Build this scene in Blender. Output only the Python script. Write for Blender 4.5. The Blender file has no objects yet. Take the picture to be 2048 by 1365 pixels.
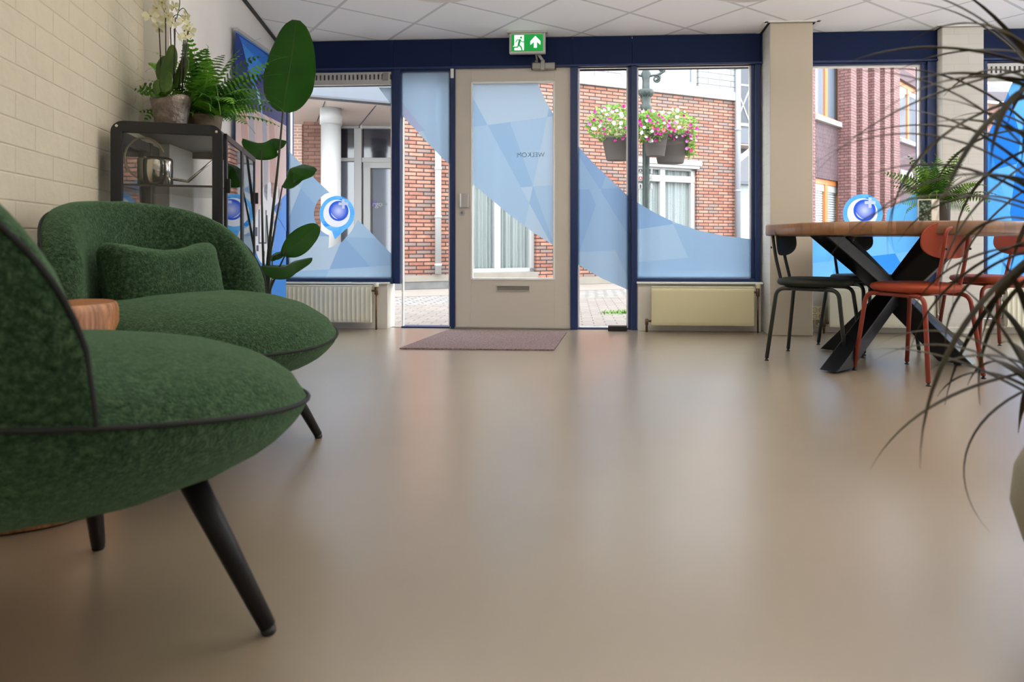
import bpy, bmesh, math, random
from mathutils import Vector, Matrix, noise
from mathutils.geometry import tessellate_polygon
random.seed(7)
PI=math.pi
scene=bpy.context.scene
COL=scene.collection
# ------------------------------------------------------------------ camera
F,CX,HY,CH=1330.0,1141.0,482.0,0.70          # focal length, principal point (2048x1365 frame), eye height
cam_d=bpy.data.cameras.new('camera'); cam=bpy.data.objects.new('camera',cam_d); COL.objects.link(cam)
cam.location=(0,0,CH); cam.rotation_euler=(PI/2,0,0)
cam_d.sensor_width=36; cam_d.lens=F/2048*36
cam_d.shift_x=-(CX-1024)/2048; cam_d.shift_y=-(682.5-HY)/2048
cam_d.clip_start=.05; cam_d.clip_end=200
cam_d.dof.use_dof=True; cam_d.dof.focus_distance=4.0; cam_d.dof.aperture_fstop=4.0
scene.camera=cam
# ------------------------------------------------------------------ view, world
scene.view_settings.view_transform='Standard'; scene.view_settings.look='None'
scene.view_settings.exposure=0.0; scene.view_settings.gamma=1; scene.view_settings.use_curve_mapping=False
W=bpy.data.worlds.new('world'); scene.world=W; W.use_nodes=True
bg=W.node_tree.nodes['Background']; bg.inputs[0].default_value=(0.90,0.95,1.0,1); bg.inputs[1].default_value=8.6
FILL_UP,FILL_DOWN=25.0,1.5      # watts of each added fill lamp, upwards and downwards

# ------------------------------------------------------------------ helpers
ALB=[1.0]      # albedo factor: darkens outdoor and film colours to offset the raised sky brightness
def lin(c):
    r=[]
    for x in c[:3]:
        x=x/255
        r.append(x/12.92 if x<=.04045 else ((x+.055)/1.055)**2.4)
    return (*[v*ALB[0] for v in r],1)
MATS={}
def nmat(name):
    m=bpy.data.materials.new(name); m.use_nodes=True; MATS[name]=m
    nt=m.node_tree; return m,nt,nt.nodes['Principled BSDF']
def mat(name,rgb,rough=.5,metal=0,var=0,vs=8,bump=0,bs=60,spec=.5,sheen=0,coat=0,trans=0,stretch=None):
    """principled with optional noise colour variation and bump"""
    m,nt,b=nmat(name)
    b.inputs['Base Color'].default_value=lin(rgb); b.inputs['Roughness'].default_value=rough
    b.inputs['Metallic'].default_value=metal; b.inputs['Specular IOR Level'].default_value=spec
    if sheen: b.inputs['Sheen Weight'].default_value=sheen; b.inputs['Sheen Roughness'].default_value=.5
    if coat: b.inputs['Coat Weight'].default_value=coat; b.inputs['Coat Roughness'].default_value=.15
    tc=nt.nodes.new('ShaderNodeTexCoord'); src=tc.outputs['Object']
    if stretch:
        mp=nt.nodes.new('ShaderNodeMapping'); mp.inputs['Scale'].default_value=stretch
        nt.links.new(src,mp.inputs[0]); src=mp.outputs[0]
    if var:
        n=nt.nodes.new('ShaderNodeTexNoise'); n.inputs['Scale'].default_value=vs; n.inputs['Detail'].default_value=5
        nt.links.new(src,n.inputs['Vector'])
        r=nt.nodes.new('ShaderNodeValToRGB'); c=lin(rgb)
        r.color_ramp.elements[0].position=.3; r.color_ramp.elements[1].position=.7
        r.color_ramp.elements[0].color=(*[x*(1-var) for x in c[:3]],1); r.color_ramp.elements[1].color=(*[min(1,x*(1+var)) for x in c[:3]],1)
        nt.links.new(n.outputs['Fac'],r.inputs[0]); nt.links.new(r.outputs[0],b.inputs['Base Color'])
    if bump:
        n=nt.nodes.new('ShaderNodeTexNoise'); n.inputs['Scale'].default_value=bs; n.inputs['Detail'].default_value=4
        nt.links.new(src,n.inputs['Vector'])
        k=nt.nodes.new('ShaderNodeBump'); k.inputs['Strength'].default_value=bump; k.inputs['Distance'].default_value=.01
        nt.links.new(n.outputs['Fac'],k.inputs['Height']); nt.links.new(k.outputs[0],b.inputs['Normal'])
    return m
def brick_mat(name,c1,c2,cm,w,h,mortar=.006,rough=.8,bump=.4,bias=0,axes='xz',c3=None,smooth=.1,off=.5,var=.12):
    m,nt,b=nmat(name); N=nt.nodes; L=nt.links
    tc=N.new('ShaderNodeTexCoord'); s=N.new('ShaderNodeSeparateXYZ'); L.new(tc.outputs['Object'],s.inputs[0])
    cb=N.new('ShaderNodeCombineXYZ')
    if axes=='xz':
        a=N.new('ShaderNodeMath'); L.new(s.outputs[0],a.inputs[0]); L.new(s.outputs[1],a.inputs[1]); L.new(a.outputs[0],cb.inputs[0]); L.new(s.outputs[2],cb.inputs[1])
    elif axes=='zx':
        a=N.new('ShaderNodeMath'); L.new(s.outputs[0],a.inputs[0]); L.new(s.outputs[1],a.inputs[1]); L.new(a.outputs[0],cb.inputs[1]); L.new(s.outputs[2],cb.inputs[0])
    else:
        L.new(s.outputs[0],cb.inputs[0]); L.new(s.outputs[1],cb.inputs[1])
    # slightly wavy courses
    t=N.new('ShaderNodeTexBrick'); t.offset=off; t.inputs['Scale'].default_value=1
    t.inputs['Brick Width'].default_value=w; t.inputs['Row Height'].default_value=h
    t.inputs['Mortar Size'].default_value=mortar; t.inputs['Mortar Smooth'].default_value=smooth; t.inputs['Bias'].default_value=bias
    t.inputs['Color1'].default_value=lin(c1); t.inputs['Color2'].default_value=lin(c2); t.inputs['Mortar'].default_value=lin(cm)
    L.new(cb.outputs[0],t.inputs['Vector'])
    n=N.new('ShaderNodeTexNoise'); n.inputs['Scale'].default_value=9; n.inputs['Detail'].default_value=6; L.new(tc.outputs['Object'],n.inputs['Vector'])
    mx=N.new('ShaderNodeMix'); mx.data_type='RGBA'; mx.blend_type='OVERLAY'; mx.inputs[0].default_value=var*2
    L.new(t.outputs['Color'],mx.inputs[6]); L.new(n.outputs['Fac'],mx.inputs[7])
    out=mx.outputs[2]
    if c3:   # a third, rarer brick colour: second brick texture with the same lattice, thresholded
        t2=N.new('ShaderNodeTexBrick'); t2.offset=off; t2.inputs['Scale'].default_value=1
        t2.inputs['Brick Width'].default_value=w; t2.inputs['Row Height'].default_value=h
        t2.inputs['Mortar Size'].default_value=mortar; t2.inputs['Color1'].default_value=(0,0,0,1); t2.inputs['Color2'].default_value=(1,1,1,1); t2.inputs['Mortar'].default_value=(0,0,0,1)
        mp=N.new('ShaderNodeMapping'); mp.inputs['Location'].default_value=(w*37,h*64,0)
        L.new(cb.outputs[0],mp.inputs[0]); L.new(mp.outputs[0],t2.inputs['Vector'])
        g=N.new('ShaderNodeMath'); g.operation='GREATER_THAN'; g.inputs[1].default_value=.72; L.new(t2.outputs['Color'],g.inputs[0])
        m3=N.new('ShaderNodeMix'); m3.data_type='RGBA'; L.new(g.outputs[0],m3.inputs[0]); L.new(out,m3.inputs[6]); m3.inputs[7].default_value=lin(c3); out=m3.outputs[2]
    L.new(out,b.inputs['Base Color']); b.inputs['Roughness'].default_value=rough; b.inputs['Specular IOR Level'].default_value=.3
    k=N.new('ShaderNodeBump'); k.inputs['Strength'].default_value=bump; k.inputs['Distance'].default_value=.008
    ad=N.new('ShaderNodeMath'); ad.operation='MULTIPLY_ADD'; ad.inputs[1].default_value=-1
    n2=N.new('ShaderNodeTexNoise'); n2.inputs['Scale'].default_value=25; n2.inputs['Detail'].default_value=3; L.new(tc.outputs['Object'],n2.inputs['Vector'])
    L.new(t.outputs['Fac'],ad.inputs[0]); L.new(n2.outputs['Fac'],ad.inputs[2]); L.new(ad.outputs[0],k.inputs['Height']); L.new(k.outputs[0],b.inputs['Normal'])
    return m
def emit(name,rgb,s):
    m,nt,b=nmat(name); b.inputs['Base Color'].default_value=lin(rgb); b.inputs['Emission Color'].default_value=lin(rgb); b.inputs['Emission Strength'].default_value=s; return m
def glass_mat(name,tint=(1,1,1),refl=1.0,dirt=0):
    m=bpy.data.materials.new(name); m.use_nodes=True; MATS[name]=m; nt=m.node_tree; nt.nodes.clear(); N=nt.nodes; L=nt.links
    o=N.new('ShaderNodeOutputMaterial'); mx=N.new('ShaderNodeMixShader'); t=N.new('ShaderNodeBsdfTransparent'); g=N.new('ShaderNodeBsdfGlossy')
    t.inputs[0].default_value=(*tint,1); g.inputs['Roughness'].default_value=.02
    f=N.new('ShaderNodeFresnel'); f.inputs[0].default_value=1.45
    k=N.new('ShaderNodeMath'); k.operation='MULTIPLY'; k.inputs[1].default_value=refl; L.new(f.outputs[0],k.inputs[0])
    L.new(k.outputs[0],mx.inputs[0]); L.new(t.outputs[0],mx.inputs[1]); L.new(g.outputs[0],mx.inputs[2]); L.new(mx.outputs[0],o.inputs[0])
    return m
def film_mat(name,rgb,clear=.06,dif=.12):
    m=bpy.data.materials.new(name); m.use_nodes=True; MATS[name]=m; nt=m.node_tree; nt.nodes.clear(); N=nt.nodes; L=nt.links
    o=N.new('ShaderNodeOutputMaterial'); a=N.new('ShaderNodeBsdfTranslucent'); d=N.new('ShaderNodeBsdfDiffuse'); t=N.new('ShaderNodeBsdfTransparent')
    a.inputs[0].default_value=lin(rgb); d.inputs[0].default_value=lin(rgb); t.inputs[0].default_value=lin(rgb)
    m1=N.new('ShaderNodeMixShader'); m1.inputs[0].default_value=dif; L.new(a.outputs[0],m1.inputs[1]); L.new(d.outputs[0],m1.inputs[2])
    m2=N.new('ShaderNodeMixShader'); m2.inputs[0].default_value=clear; L.new(m1.outputs[0],m2.inputs[1]); L.new(t.outputs[0],m2.inputs[2]); L.new(m2.outputs[0],o.inputs[0])
    return m
def leaf_mat(name,rgb,rgb2,rough=.4,tr=.35,scale=6,vein=0):
    m,nt,b=nmat(name); N=nt.nodes; L=nt.links
    tc=N.new('ShaderNodeTexCoord'); n=N.new('ShaderNodeTexNoise'); n.inputs['Scale'].default_value=scale; L.new(tc.outputs['Object'],n.inputs['Vector'])
    r=N.new('ShaderNodeValToRGB'); r.color_ramp.elements[0].position=.35; r.color_ramp.elements[1].position=.65
    r.color_ramp.elements[0].color=lin(rgb); r.color_ramp.elements[1].color=lin(rgb2); L.new(n.outputs['Fac'],r.inputs[0]); col=r.outputs[0]
    if vein:
        uv=N.new('ShaderNodeUVMap'); w=N.new('ShaderNodeTexWave'); w.wave_type='BANDS'; w.bands_direction='Y'; w.inputs['Scale'].default_value=vein
        w.inputs['Distortion'].default_value=.6; L.new(uv.outputs[0],w.inputs['Vector'])
        k=N.new('ShaderNodeBump'); k.inputs['Strength'].default_value=.7; k.inputs['Distance'].default_value=.01; L.new(w.outputs['Fac'],k.inputs['Height']); L.new(k.outputs[0],b.inputs['Normal'])
        s=N.new('ShaderNodeSeparateXYZ'); L.new(uv.outputs[0],s.inputs[0]); ab=N.new('ShaderNodeMath'); ab.operation='ABSOLUTE'; L.new(s.outputs[0],ab.inputs[0])
        lt=N.new('ShaderNodeMath'); lt.operation='LESS_THAN'; lt.inputs[1].default_value=.018; L.new(ab.outputs[0],lt.inputs[0])
        mx=N.new('ShaderNodeMix'); mx.data_type='RGBA'; L.new(lt.outputs[0],mx.inputs[0]); L.new(col,mx.inputs[6]); mx.inputs[7].default_value=lin((84,132,42)); col=mx.outputs[2]
    L.new(col,b.inputs['Base Color']); b.inputs['Roughness'].default_value=rough
    t=N.new('ShaderNodeBsdfTranslucent'); L.new(col,t.inputs[0]); ms=N.new('ShaderNodeMixShader'); ms.inputs[0].default_value=tr
    L.new(b.outputs[0],ms.inputs[1]); L.new(t.outputs[0],ms.inputs[2]); L.new(ms.outputs[0],N['Material Output'].inputs[0])
    return m

def rotm(x,y,ang,z=0): return Matrix.Translation((x,y,z))@Matrix.Rotation(ang,4,'Z')
def camp(px,py,Y): return Vector(((px-CX)/F*Y,Y,CH+(HY-py)/F*Y))
def flo(px,py,z=0):
    Y=(CH-z)*F/(py-HY); return Vector(((px-CX)/F*Y,Y,z))
class Frame:
    """vertical plane: u runs along it, v comes out of it towards the room's inside / the viewer, z up"""
    def __init__(s,x,y,ang):
        s.o=Vector((x,y)); s.a=ang; s.d=Vector((math.cos(ang),math.sin(ang))); s.n=Vector((s.d.y,-s.d.x))
        # local axes: X=d, Y=-n (so that Z stays up, right-handed)
        s.M=rotm(x,y,ang)
    def U(s,px,v=0):
        k=(px-CX)/F; p=s.o+s.n*v   # (p+d u).x = k (p+d u).y
        return (k*p.y-p.x)/(s.d.x-k*s.d.y)
    def Y(s,px,v=0): return (s.o+s.n*v+s.d*s.U(px,v)).y
    def Z(s,px,py,v=0): return CH+(HY-py)/F*s.Y(px,v)
    def P(s,u,v,z): q=s.o+s.d*u+s.n*v; return Vector((q.x,q.y,z))
class MB:
    """collects geometry in local coordinates of matrix M; build() links ONE mesh object"""
    def __init__(s,fr=None): s.v=[];s.f=[];s.m=[];s.s=[];s.uv={}
    def add(s,vs,fs,mi=0,sm=False):
        k=len(s.v); s.v+= [Vector(a) for a in vs]
        for f in fs: s.f.append([i+k for i in f]); s.m.append(mi); s.s.append(sm)
        return s
    def box(s,x0,x1,y0,y1,z0,z1,mi=0):
        return s.add([(x,y,z) for z in (z0,z1) for x,y in ((x0,y0),(x1,y0),(x1,y1),(x0,y1))],
            [(3,2,1,0),(4,5,6,7),(0,1,5,4),(1,2,6,5),(2,3,7,6),(3,0,4,7)],mi)
    def fb(s,u0,u1,v0,v1,z0,z1,mi=0):     # frame box: v towards viewer = -y local
        return s.box(min(u0,u1),max(u0,u1),-max(v0,v1),-min(v0,v1),min(z0,z1),max(z0,z1),mi)
    def bar(s,a,b,w,h,mi=0,up=(0,0,1)):
        a=Vector(a);b=Vector(b);t=(b-a).normalized(); up=Vector(up)
        x=t.cross(up); x=x.normalized() if x.length>1e-5 else Vector((1,0,0)); y=x.cross(t)
        vs=[p+x*(w/2*i)+y*(h/2*j) for p in (a,b) for i,j in ((-1,-1),(1,-1),(1,1),(-1,1))]
        return s.add(vs,[(3,2,1,0),(4,5,6,7),(0,1,5,4),(1,2,6,5),(2,3,7,6),(3,0,4,7)],mi)
    def tube(s,pts,r,n=12,mi=0,caps=True,closed=False):
        pts=[Vector(p) for p in pts]; N=len(pts); R=r if hasattr(r,'__len__') else [r]*N
        t0=(pts[1]-pts[0]).normalized(); x=t0.orthogonal().normalized(); vs=[]
        for i,p in enumerate(pts):
            if closed: t=(pts[(i+1)%N]-pts[i-1]).normalized()
            else: t=(pts[min(i+1,N-1)]-pts[max(i-1,0)]).normalized()
            x=(x-t*x.dot(t)).normalized(); y=t.cross(x)
            for k in range(n): a=2*PI*k/n; vs.append(p+(x*math.cos(a)+y*math.sin(a))*R[i])
        fs=[]
        for i in range(N if closed else N-1):
            j=(i+1)%N
            for k in range(n): fs.append((i*n+k,i*n+(k+1)%n,j*n+(k+1)%n,j*n+k))
        if closed is False and caps: fs+= [tuple(range(n-1,-1,-1)),tuple((N-1)*n+k for k in range(n))]
        return s.add(vs,fs,mi,True)
    def lathe(s,c,prof,n=32,mi=0,capb=True,capt=True,sx=1,sy=1):
        c=Vector(c); vs=[c+Vector((r*sx*math.cos(2*PI*k/n),r*sy*math.sin(2*PI*k/n),z)) for r,z in prof for k in range(n)]
        fs=[(i*n+k,i*n+(k+1)%n,(i+1)*n+(k+1)%n,(i+1)*n+k) for i in range(len(prof)-1) for k in range(n)]
        if capb: fs.append(tuple(range(n-1,-1,-1)))
        if capt: fs.append(tuple((len(prof)-1)*n+k for k in range(n)))
        return s.add(vs,fs,mi,True)
    def prism(s,poly,v0,v1,mi=0):          # polygon in (u,z), extruded along v
        n=len(poly); vs=[(u,-v0,z) for u,z in poly]+[(u,-v1,z) for u,z in poly]
        tri=tessellate_polygon([[Vector((u,z,0)) for u,z in poly]])
        fs=[tuple(t) for t in tri]+[tuple(i+n for i in reversed(t)) for t in tri]+[(i,(i+1)%n,(i+1)%n+n,i+n) for i in range(n)]
        return s.add(vs,fs,mi)
    def grid(s,rows,mi=0,sm=True,closeu=False):
        k=len(s.v); nr=len(rows); nc=len(rows[0]); fs=[]
        for i in range(nr-1):
            for j in range(nc if closeu else nc-1):
                fs.append((i*nc+j,i*nc+(j+1)%nc,(i+1)*nc+(j+1)%nc,(i+1)*nc+j))
        return s.add([p for r in rows for p in r],fs,mi,sm)
    def build(s,name,mats,parent=None,M=None,bevel=0,subd=0,recalc=True,angle=.6):
        me=bpy.data.meshes.new(name); me.from_pydata([tuple(v) for v in s.v],[],s.f)
        if not isinstance(mats,(list,tuple)): mats=[mats]
        for m in mats: me.materials.append(MATS[m] if isinstance(m,str) else m)
        me.polygons.foreach_set('material_index',s.m); me.polygons.foreach_set('use_smooth',s.s)
        if recalc:
            bm=bmesh.new(); bm.from_mesh(me); bmesh.ops.recalc_face_normals(bm,faces=bm.faces); bm.to_mesh(me); bm.free()
        me.update()
        o=bpy.data.objects.new(name,me); COL.objects.link(o)
        if parent is not None: o.parent=parent
        if M is not None: o.matrix_world=M if parent is None else o.matrix_world; 
        if M is not None and parent is not None: o.matrix_basis=M
        if bevel:
            b=o.modifiers.new('bevel','BEVEL'); b.width=bevel; b.segments=2; b.limit_method='ANGLE'; b.angle_limit=angle
            b.harden_normals=False
        if subd:
            b=o.modifiers.new('sub','SUBSURF'); b.levels=subd; b.render_levels=subd
        return o
def tag(o,label=None,cat=None,group=None,kind=None):
    if label: o['label']=label
    if cat: o['category']=cat
    if group: o['group']=group
    if kind: o['kind']=kind
    return o
def thing(name,M,label=None,cat=None,group=None,kind=None):
    o=bpy.data.objects.new(name,None); o.empty_display_size=.1; COL.objects.link(o); o.matrix_world=M
    return tag(o,label,cat,group,kind)
def smooth_curve(pts,n=8):
    pts=[Vector(p) for p in pts]; out=[]
    P=[pts[0]*2-pts[1]]+pts+[pts[-1]*2-pts[-2]]
    for i in range(1,len(P)-2):
        for k in range(n):
            t=k/n; a,b,c,d=P[i-1],P[i],P[i+1],P[i+2]
            out.append(.5*((2*b)+(c-a)*t+(2*a-5*b+4*c-d)*t*t+(3*b-a-3*c+d)*t**3))
    out.append(pts[-1]); return out
def round_corner(pts,r,n=6):
    """polyline with rounded corners"""
    pts=[Vector(p) for p in pts]; out=[pts[0]]
    for i in range(1,len(pts)-1):
        a,b,c=pts[i-1],pts[i],pts[i+1]; d1=(a-b).normalized(); d2=(c-b).normalized()
        p0=b+d1*r; p2=b+d2*r
        for k in range(n+1): t=k/n; out.append(p0*(1-t)**2+b*2*t*(1-t)+p2*t*t)
    out.append(pts[-1]); return out
def text_mesh(name,txt,size,material,parent,M,extrude=.001,align='CENTER'):
    cu=bpy.data.curves.new('tmp','FONT'); cu.body=txt; cu.size=size; cu.extrude=extrude; cu.align_x=align
    t=bpy.data.objects.new('tmp',cu); COL.objects.link(t); bpy.context.view_layer.update()
    me=bpy.data.meshes.new_from_object(t.evaluated_get(bpy.context.evaluated_depsgraph_get())); bpy.data.objects.remove(t); me.name=name
    me.materials.clear(); me.materials.append(MATS[material])
    o=bpy.data.objects.new(name,me); COL.objects.link(o); o.parent=parent; o.matrix_basis=M; return o
UPR=Matrix.Rotation(PI/2,4,'X')   # text plane -> upright, reading from the viewer side (-y)

# ------------------------------------------------------------------ materials
mat('navy',(18,42,88),.42,bump=.08,bs=40,var=.12,vs=3)
mat('navy_panel',(12,31,68),.6,var=.06,vs=2,spec=.2)
mat('white_trim',(235,235,230),.4)
mat('door_paint',(202,195,183),.38,bump=.03,bs=12)
brick_mat('painted_brick',(199,190,168),(197,188,166),(189,180,159),.26,.082,.004,rough=.6,bump=.42,smooth=.8,var=.04)
mat('plaster',(226,223,219),.7,bump=.08,bs=5,var=.03,vs=3)
brick_mat('column_brick',(206,203,196),(203,200,192),(196,193,186),.21,.075,.003,rough=.55,bump=.18,smooth=.8,var=.03)
mat('column_paint',(188,178,160),.5,bump=.05,bs=9)
mat('sill_wall',(214,210,200),.6,bump=.15,bs=14,var=.05,vs=4)
mat('radiator_white',(226,224,204),.32,var=.02)
mat('radiator_cream',(214,206,168),.35,var=.03,vs=3)
mat('brass_old',(105,85,60),.45,metal=.7,var=.25,vs=40)
mat('grey_metal',(150,148,142),.35,metal=.6)
mat('grille_metal',(190,188,184),.4,metal=.3)
mat('black',(14,14,15),.5)
mat('chrome',(210,210,210),.12,metal=1)
mat('steel',(190,184,172),.1,metal=1)
mat('brass_bright',(196,184,156),.3,metal=.5)
glass_mat('glass',(.985,.99,.99),.15)
glass_mat('cabinet_glass',(.985,.992,.988),1.2)
def floor_material():
    m,nt,b=nmat('floor'); N=nt.nodes;L=nt.links
    tc=N.new('ShaderNodeTexCoord'); n=N.new('ShaderNodeTexNoise'); n.inputs['Scale'].default_value=1.3; n.inputs['Detail'].default_value=5; L.new(tc.outputs['Object'],n.inputs[0])
    r=N.new('ShaderNodeValToRGB'); r.color_ramp.elements[0].position=.3; r.color_ramp.elements[1].position=.7
    r.color_ramp.elements[0].color=lin((143,127,106)); r.color_ramp.elements[1].color=lin((149,133,112)); L.new(n.outputs[0],r.inputs[0]); L.new(r.outputs[0],b.inputs['Base Color'])
    b.inputs['Roughness'].default_value=.4; b.inputs['Coat Weight'].default_value=1; b.inputs['Coat Roughness'].default_value=.27; b.inputs['Coat IOR'].default_value=1.9
    n2=N.new('ShaderNodeTexNoise'); n2.inputs['Scale'].default_value=2.2; L.new(tc.outputs['Object'],n2.inputs[0])
    k=N.new('ShaderNodeBump'); k.inputs['Strength'].default_value=.06; k.inputs['Distance'].default_value=.02; L.new(n2.outputs[0],k.inputs['Height']); L.new(k.outputs[0],b.inputs['Normal'])
floor_material()
brick_mat('ceiling_tile',(243,243,245),(242,242,244),(204,206,208),.562,.562,.011,rough=.85,bump=.12,axes='xy',off=0,smooth=0,var=.01)

# ------------------------------------------------------------------ room shell
HC=1.61; ZC=CH+HC
FA=Frame(-.465,5.29,math.radians(-3.4))
UL,UR=FA.U(540),FA.U(1141+1330*.78)
def fpx(px,v=0): return FA.U(px,v)
cor=[FA.P(UL-1.0,-.02,0),FA.P(UR+1,-.02,0)]
fl=MB()
poly=[(-3.3,-5.2),(5.6,-5.2),(cor[1].x,cor[1].y),(cor[0].x,cor[0].y)]
fl.add([(x,y,0) for x,y in poly]+[(x,y,-.06) for x,y in poly],[(0,1,2,3),(7,6,5,4),(0,1,5,4),(1,2,6,5),(2,3,7,6),(3,0,4,7)])
tag(fl.build('floor','floor'),kind='structure')
# ceiling, its tile grid lies diagonally to the facade
A1=camp(675.3,15,HC*F/(HY-15)); TH=.641
Mc=rotm(A1.x,A1.y,TH,ZC); Mi=Mc.inverted()
cl=MB(); pl=[Mi@Vector((x,y,ZC)) for x,y in poly]
cl.add([(p.x,p.y,0) for p in pl]+[(p.x,p.y,.1) for p in pl],[(0,1,2,3),(7,6,5,4),(0,1,5,4),(1,2,6,5),(2,3,7,6),(3,0,4,7)])
tag(cl.build('ceiling','ceiling_tile',M=Mc),kind='structure')
# left wall: painted brick part, then a slightly projecting plastered part up to the facade
WA=math.atan2(.952,-.305)
def wallbox(name,p,q,th,z0,z1,m,side=1):
    p=Vector(p);q=Vector(q);a=math.atan2(q.y-p.y,q.x-p.x);L=(q-p).length
    return tag(MB().box(0,L,0,th*side,z0,z1).build(name,m,M=rotm(p.x,p.y,a)),kind='structure')
p0=Vector((-1.87,2.626)); dw=Vector((-.305,.952))
wallbox('wall_left',p0-dw*8.2,p0+dw*.62,.12,0,ZC,'painted_brick')
pe=p0+dw*.62
q0=Vector((-1.93,3.2)); q1=Vector((-2.376,5.36))
tag(MB().add([(pe.x-.3,pe.y+.0,0),(q0.x,q0.y,0),(q1.x,q1.y,0),(q1.x-.4,q1.y,0)]+[(pe.x-.3,pe.y,ZC),(q0.x,q0.y,ZC),(q1.x,q1.y,ZC),(q1.x-.4,q1.y,ZC)],[(0,1,5,4),(1,2,6,5),(2,3,7,6),(3,0,4,7)]).build('wall_left_plaster','plaster'),kind='structure')
wallbox('wall_right',(5.6,-5.2),(5.6,5.3),.12,0,ZC,'plaster',-1)
wallbox('wall_back',(-.0,-5.2),(5.6,-5.2),.12,0,ZC,'plaster',-1)
# thin black strip where the ceiling meets the left wall
b=MB(); b.bar((q0.x+.012,q0.y,ZC-.006),(q1.x+.012,q1.y,ZC-.006),.024,.012); tag(b.build('trim_1','black'),kind='structure')

# ---- facade
zb0=FA.Z(1300,128,.03)   # underside of beam
b=MB(); us=[UL-.3,fpx(789),fpx(905),fpx(1146),fpx(1264),fpx(1519),fpx(1870),UR+.3]
for i in range(len(us)-1): b.fb(us[i]+.0012,us[i+1]-.0012,-.14,.03,zb0,ZC-.004)
tag(b.build('trim_2','navy_panel',M=FA.M,bevel=.002),kind='structure')
b=MB(); b.fb(UL-.3,UR+.3,-.12,.04,zb0-.012,zb0+.004); tag(b.build('trim_3','navy',M=FA.M,bevel=.003),kind='structure')

ALB[0]=.86
for i,c in enumerate([(194,215,234),(180,208,234),(166,198,230),(154,188,227),(182,194,224)]): film_mat('film_pale_%d'%i,[x*.79 for x in c],.10)
for i,c in enumerate([(120,188,240),(92,172,238),(60,146,232),(104,180,240),(44,126,218)]): film_mat('film_blue_%d'%i,[x*.88 for x in c],.03)
def film(parent,poly_px,cuts_px,mats,holes=(),v=-.012,name='window_film',pattern=None):
    pts=[Vector((fpx(x,v),FA.Z(x,y,v),0)) for x,y in poly_px]
    hl=[[Vector((fpx(x,v),FA.Z(x,y,v),0)) for x,y in h] for h in holes]
    tri=tessellate_polygon([pts]+hl); allp=pts+[q for h in hl for q in h]
    bm=bmesh.new(); vs=[bm.verts.new((p.x,-v,p.y)) for p in allp]
    for t in tri:
        try: bm.faces.new([vs[i] for i in t])
        except ValueError: pass
    C=[]
    for (ax,ay,bx,by) in cuts_px:
        a=Vector((fpx(ax,v),0,FA.Z(ax,ay,v))); c=Vector((fpx(bx,v),0,FA.Z(bx,by,v))); d=c-a; nrm=Vector((-d.z,0,d.x)).normalized(); C.append((a,nrm))
        bmesh.ops.bisect_plane(bm,geom=bm.verts[:]+bm.edges[:]+bm.faces[:],plane_co=a+Vector((0,-v,0)),plane_no=nrm)
    for f in bm.faces:
        c=f.calc_center_median(); k=0
        for i,(a,nrm) in enumerate(C):
            if (c-a).dot(nrm)>0: k+=(i*2+1)
        f.material_index=(k*7//3)%len(mats)
    me=bpy.data.meshes.new(name); bm.to_mesh(me); bm.free()
    for m in mats: me.materials.append(MATS[m])
    o=bpy.data.objects.new(name,me); COL.objects.link(o); o.parent=parent
    return o
ALB[0]=1.0
PALE=['film_pale_1','film_pale_2','film_pale_0','film_pale_1','film_pale_3']
PALE2=['film_pale_0','film_pale_1','film_pale_4','film_pale_2','film_pale_1']
MIDB=['film_pale_2','film_pale_3','film_pale_1','film_pale_2','film_pale_4']
BLUE=['film_blue_0','film_blue_1','film_blue_3','film_blue_2','film_blue_4']

def win(n,pxl,pxr,ytop,ybot,rail=0,frame_l=18,frame_r=18,grille=False):
    """window structure: posts, head, bottom rail, glass; px extents are of the clear glass"""
    root=thing('window_%d'%n,rotm(*FA.o,FA.a),kind='structure')
    u0,u1=fpx(pxl),fpx(pxr); zt=FA.Z((pxl+pxr)/2,ytop); zb=max(0,FA.Z((pxl+pxr)/2,ybot))
    wl=u0-fpx(pxl-frame_l); wr=fpx(pxr+frame_r)-u1
    b=MB()
    zfoot=0 if not rail else zb-rail
    ztop=zb0-.012
    if frame_l: b.fb(u0-wl,u0-wl*.35,-.10,.025,zfoot,ztop); b.fb(u0-wl*.36,u0,-.10,.0,zfoot,ztop)
    if frame_r: b.fb(u1,u1+wr*.36,-.10,.0,zfoot,ztop); b.fb(u1+wr*.35,u1+wr,-.10,.025,zfoot,ztop)
    b.fb(u0-wl*.3,u1+wr*.3,-.10,.012,zt if not grille else FA.Z(700,145),ztop)
    if rail: b.fb(u0-wl*.3,u1+wr*.3,-.10,.03,zb-rail,zb-.006)
    else: b.fb(u0,u1,-.10,.0,0,.012)
    b.build('window_frame','navy',root,bevel=.003)
    # pale putty line around the pane
    b=MB(); t=.012
    b.fb(u0,u0+t,-.05,-.02,zb,zt); b.fb(u1-t,u1,-.05,-.02,zb,zt); b.fb(u0+t,u1-t,-.05,-.02,zt-t,zt); b.fb(u0+t,u1-t,-.05,-.02,zb-.004,zb+.008)
    b.build('glazing_bead','white_trim',root)
    MB().fb(u0+.004,u1-.004,-.036,-.03,zb,zt-.004).build('glass_pane','glass',root)
    return root
def disc(b,cu,cz,r,v0,v1,mi=0,n=40): b.prism([(cu+r*math.cos(2*PI*k/n),cz+r*math.sin(2*PI*k/n)) for k in range(n)],v0,v1,mi)
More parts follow.
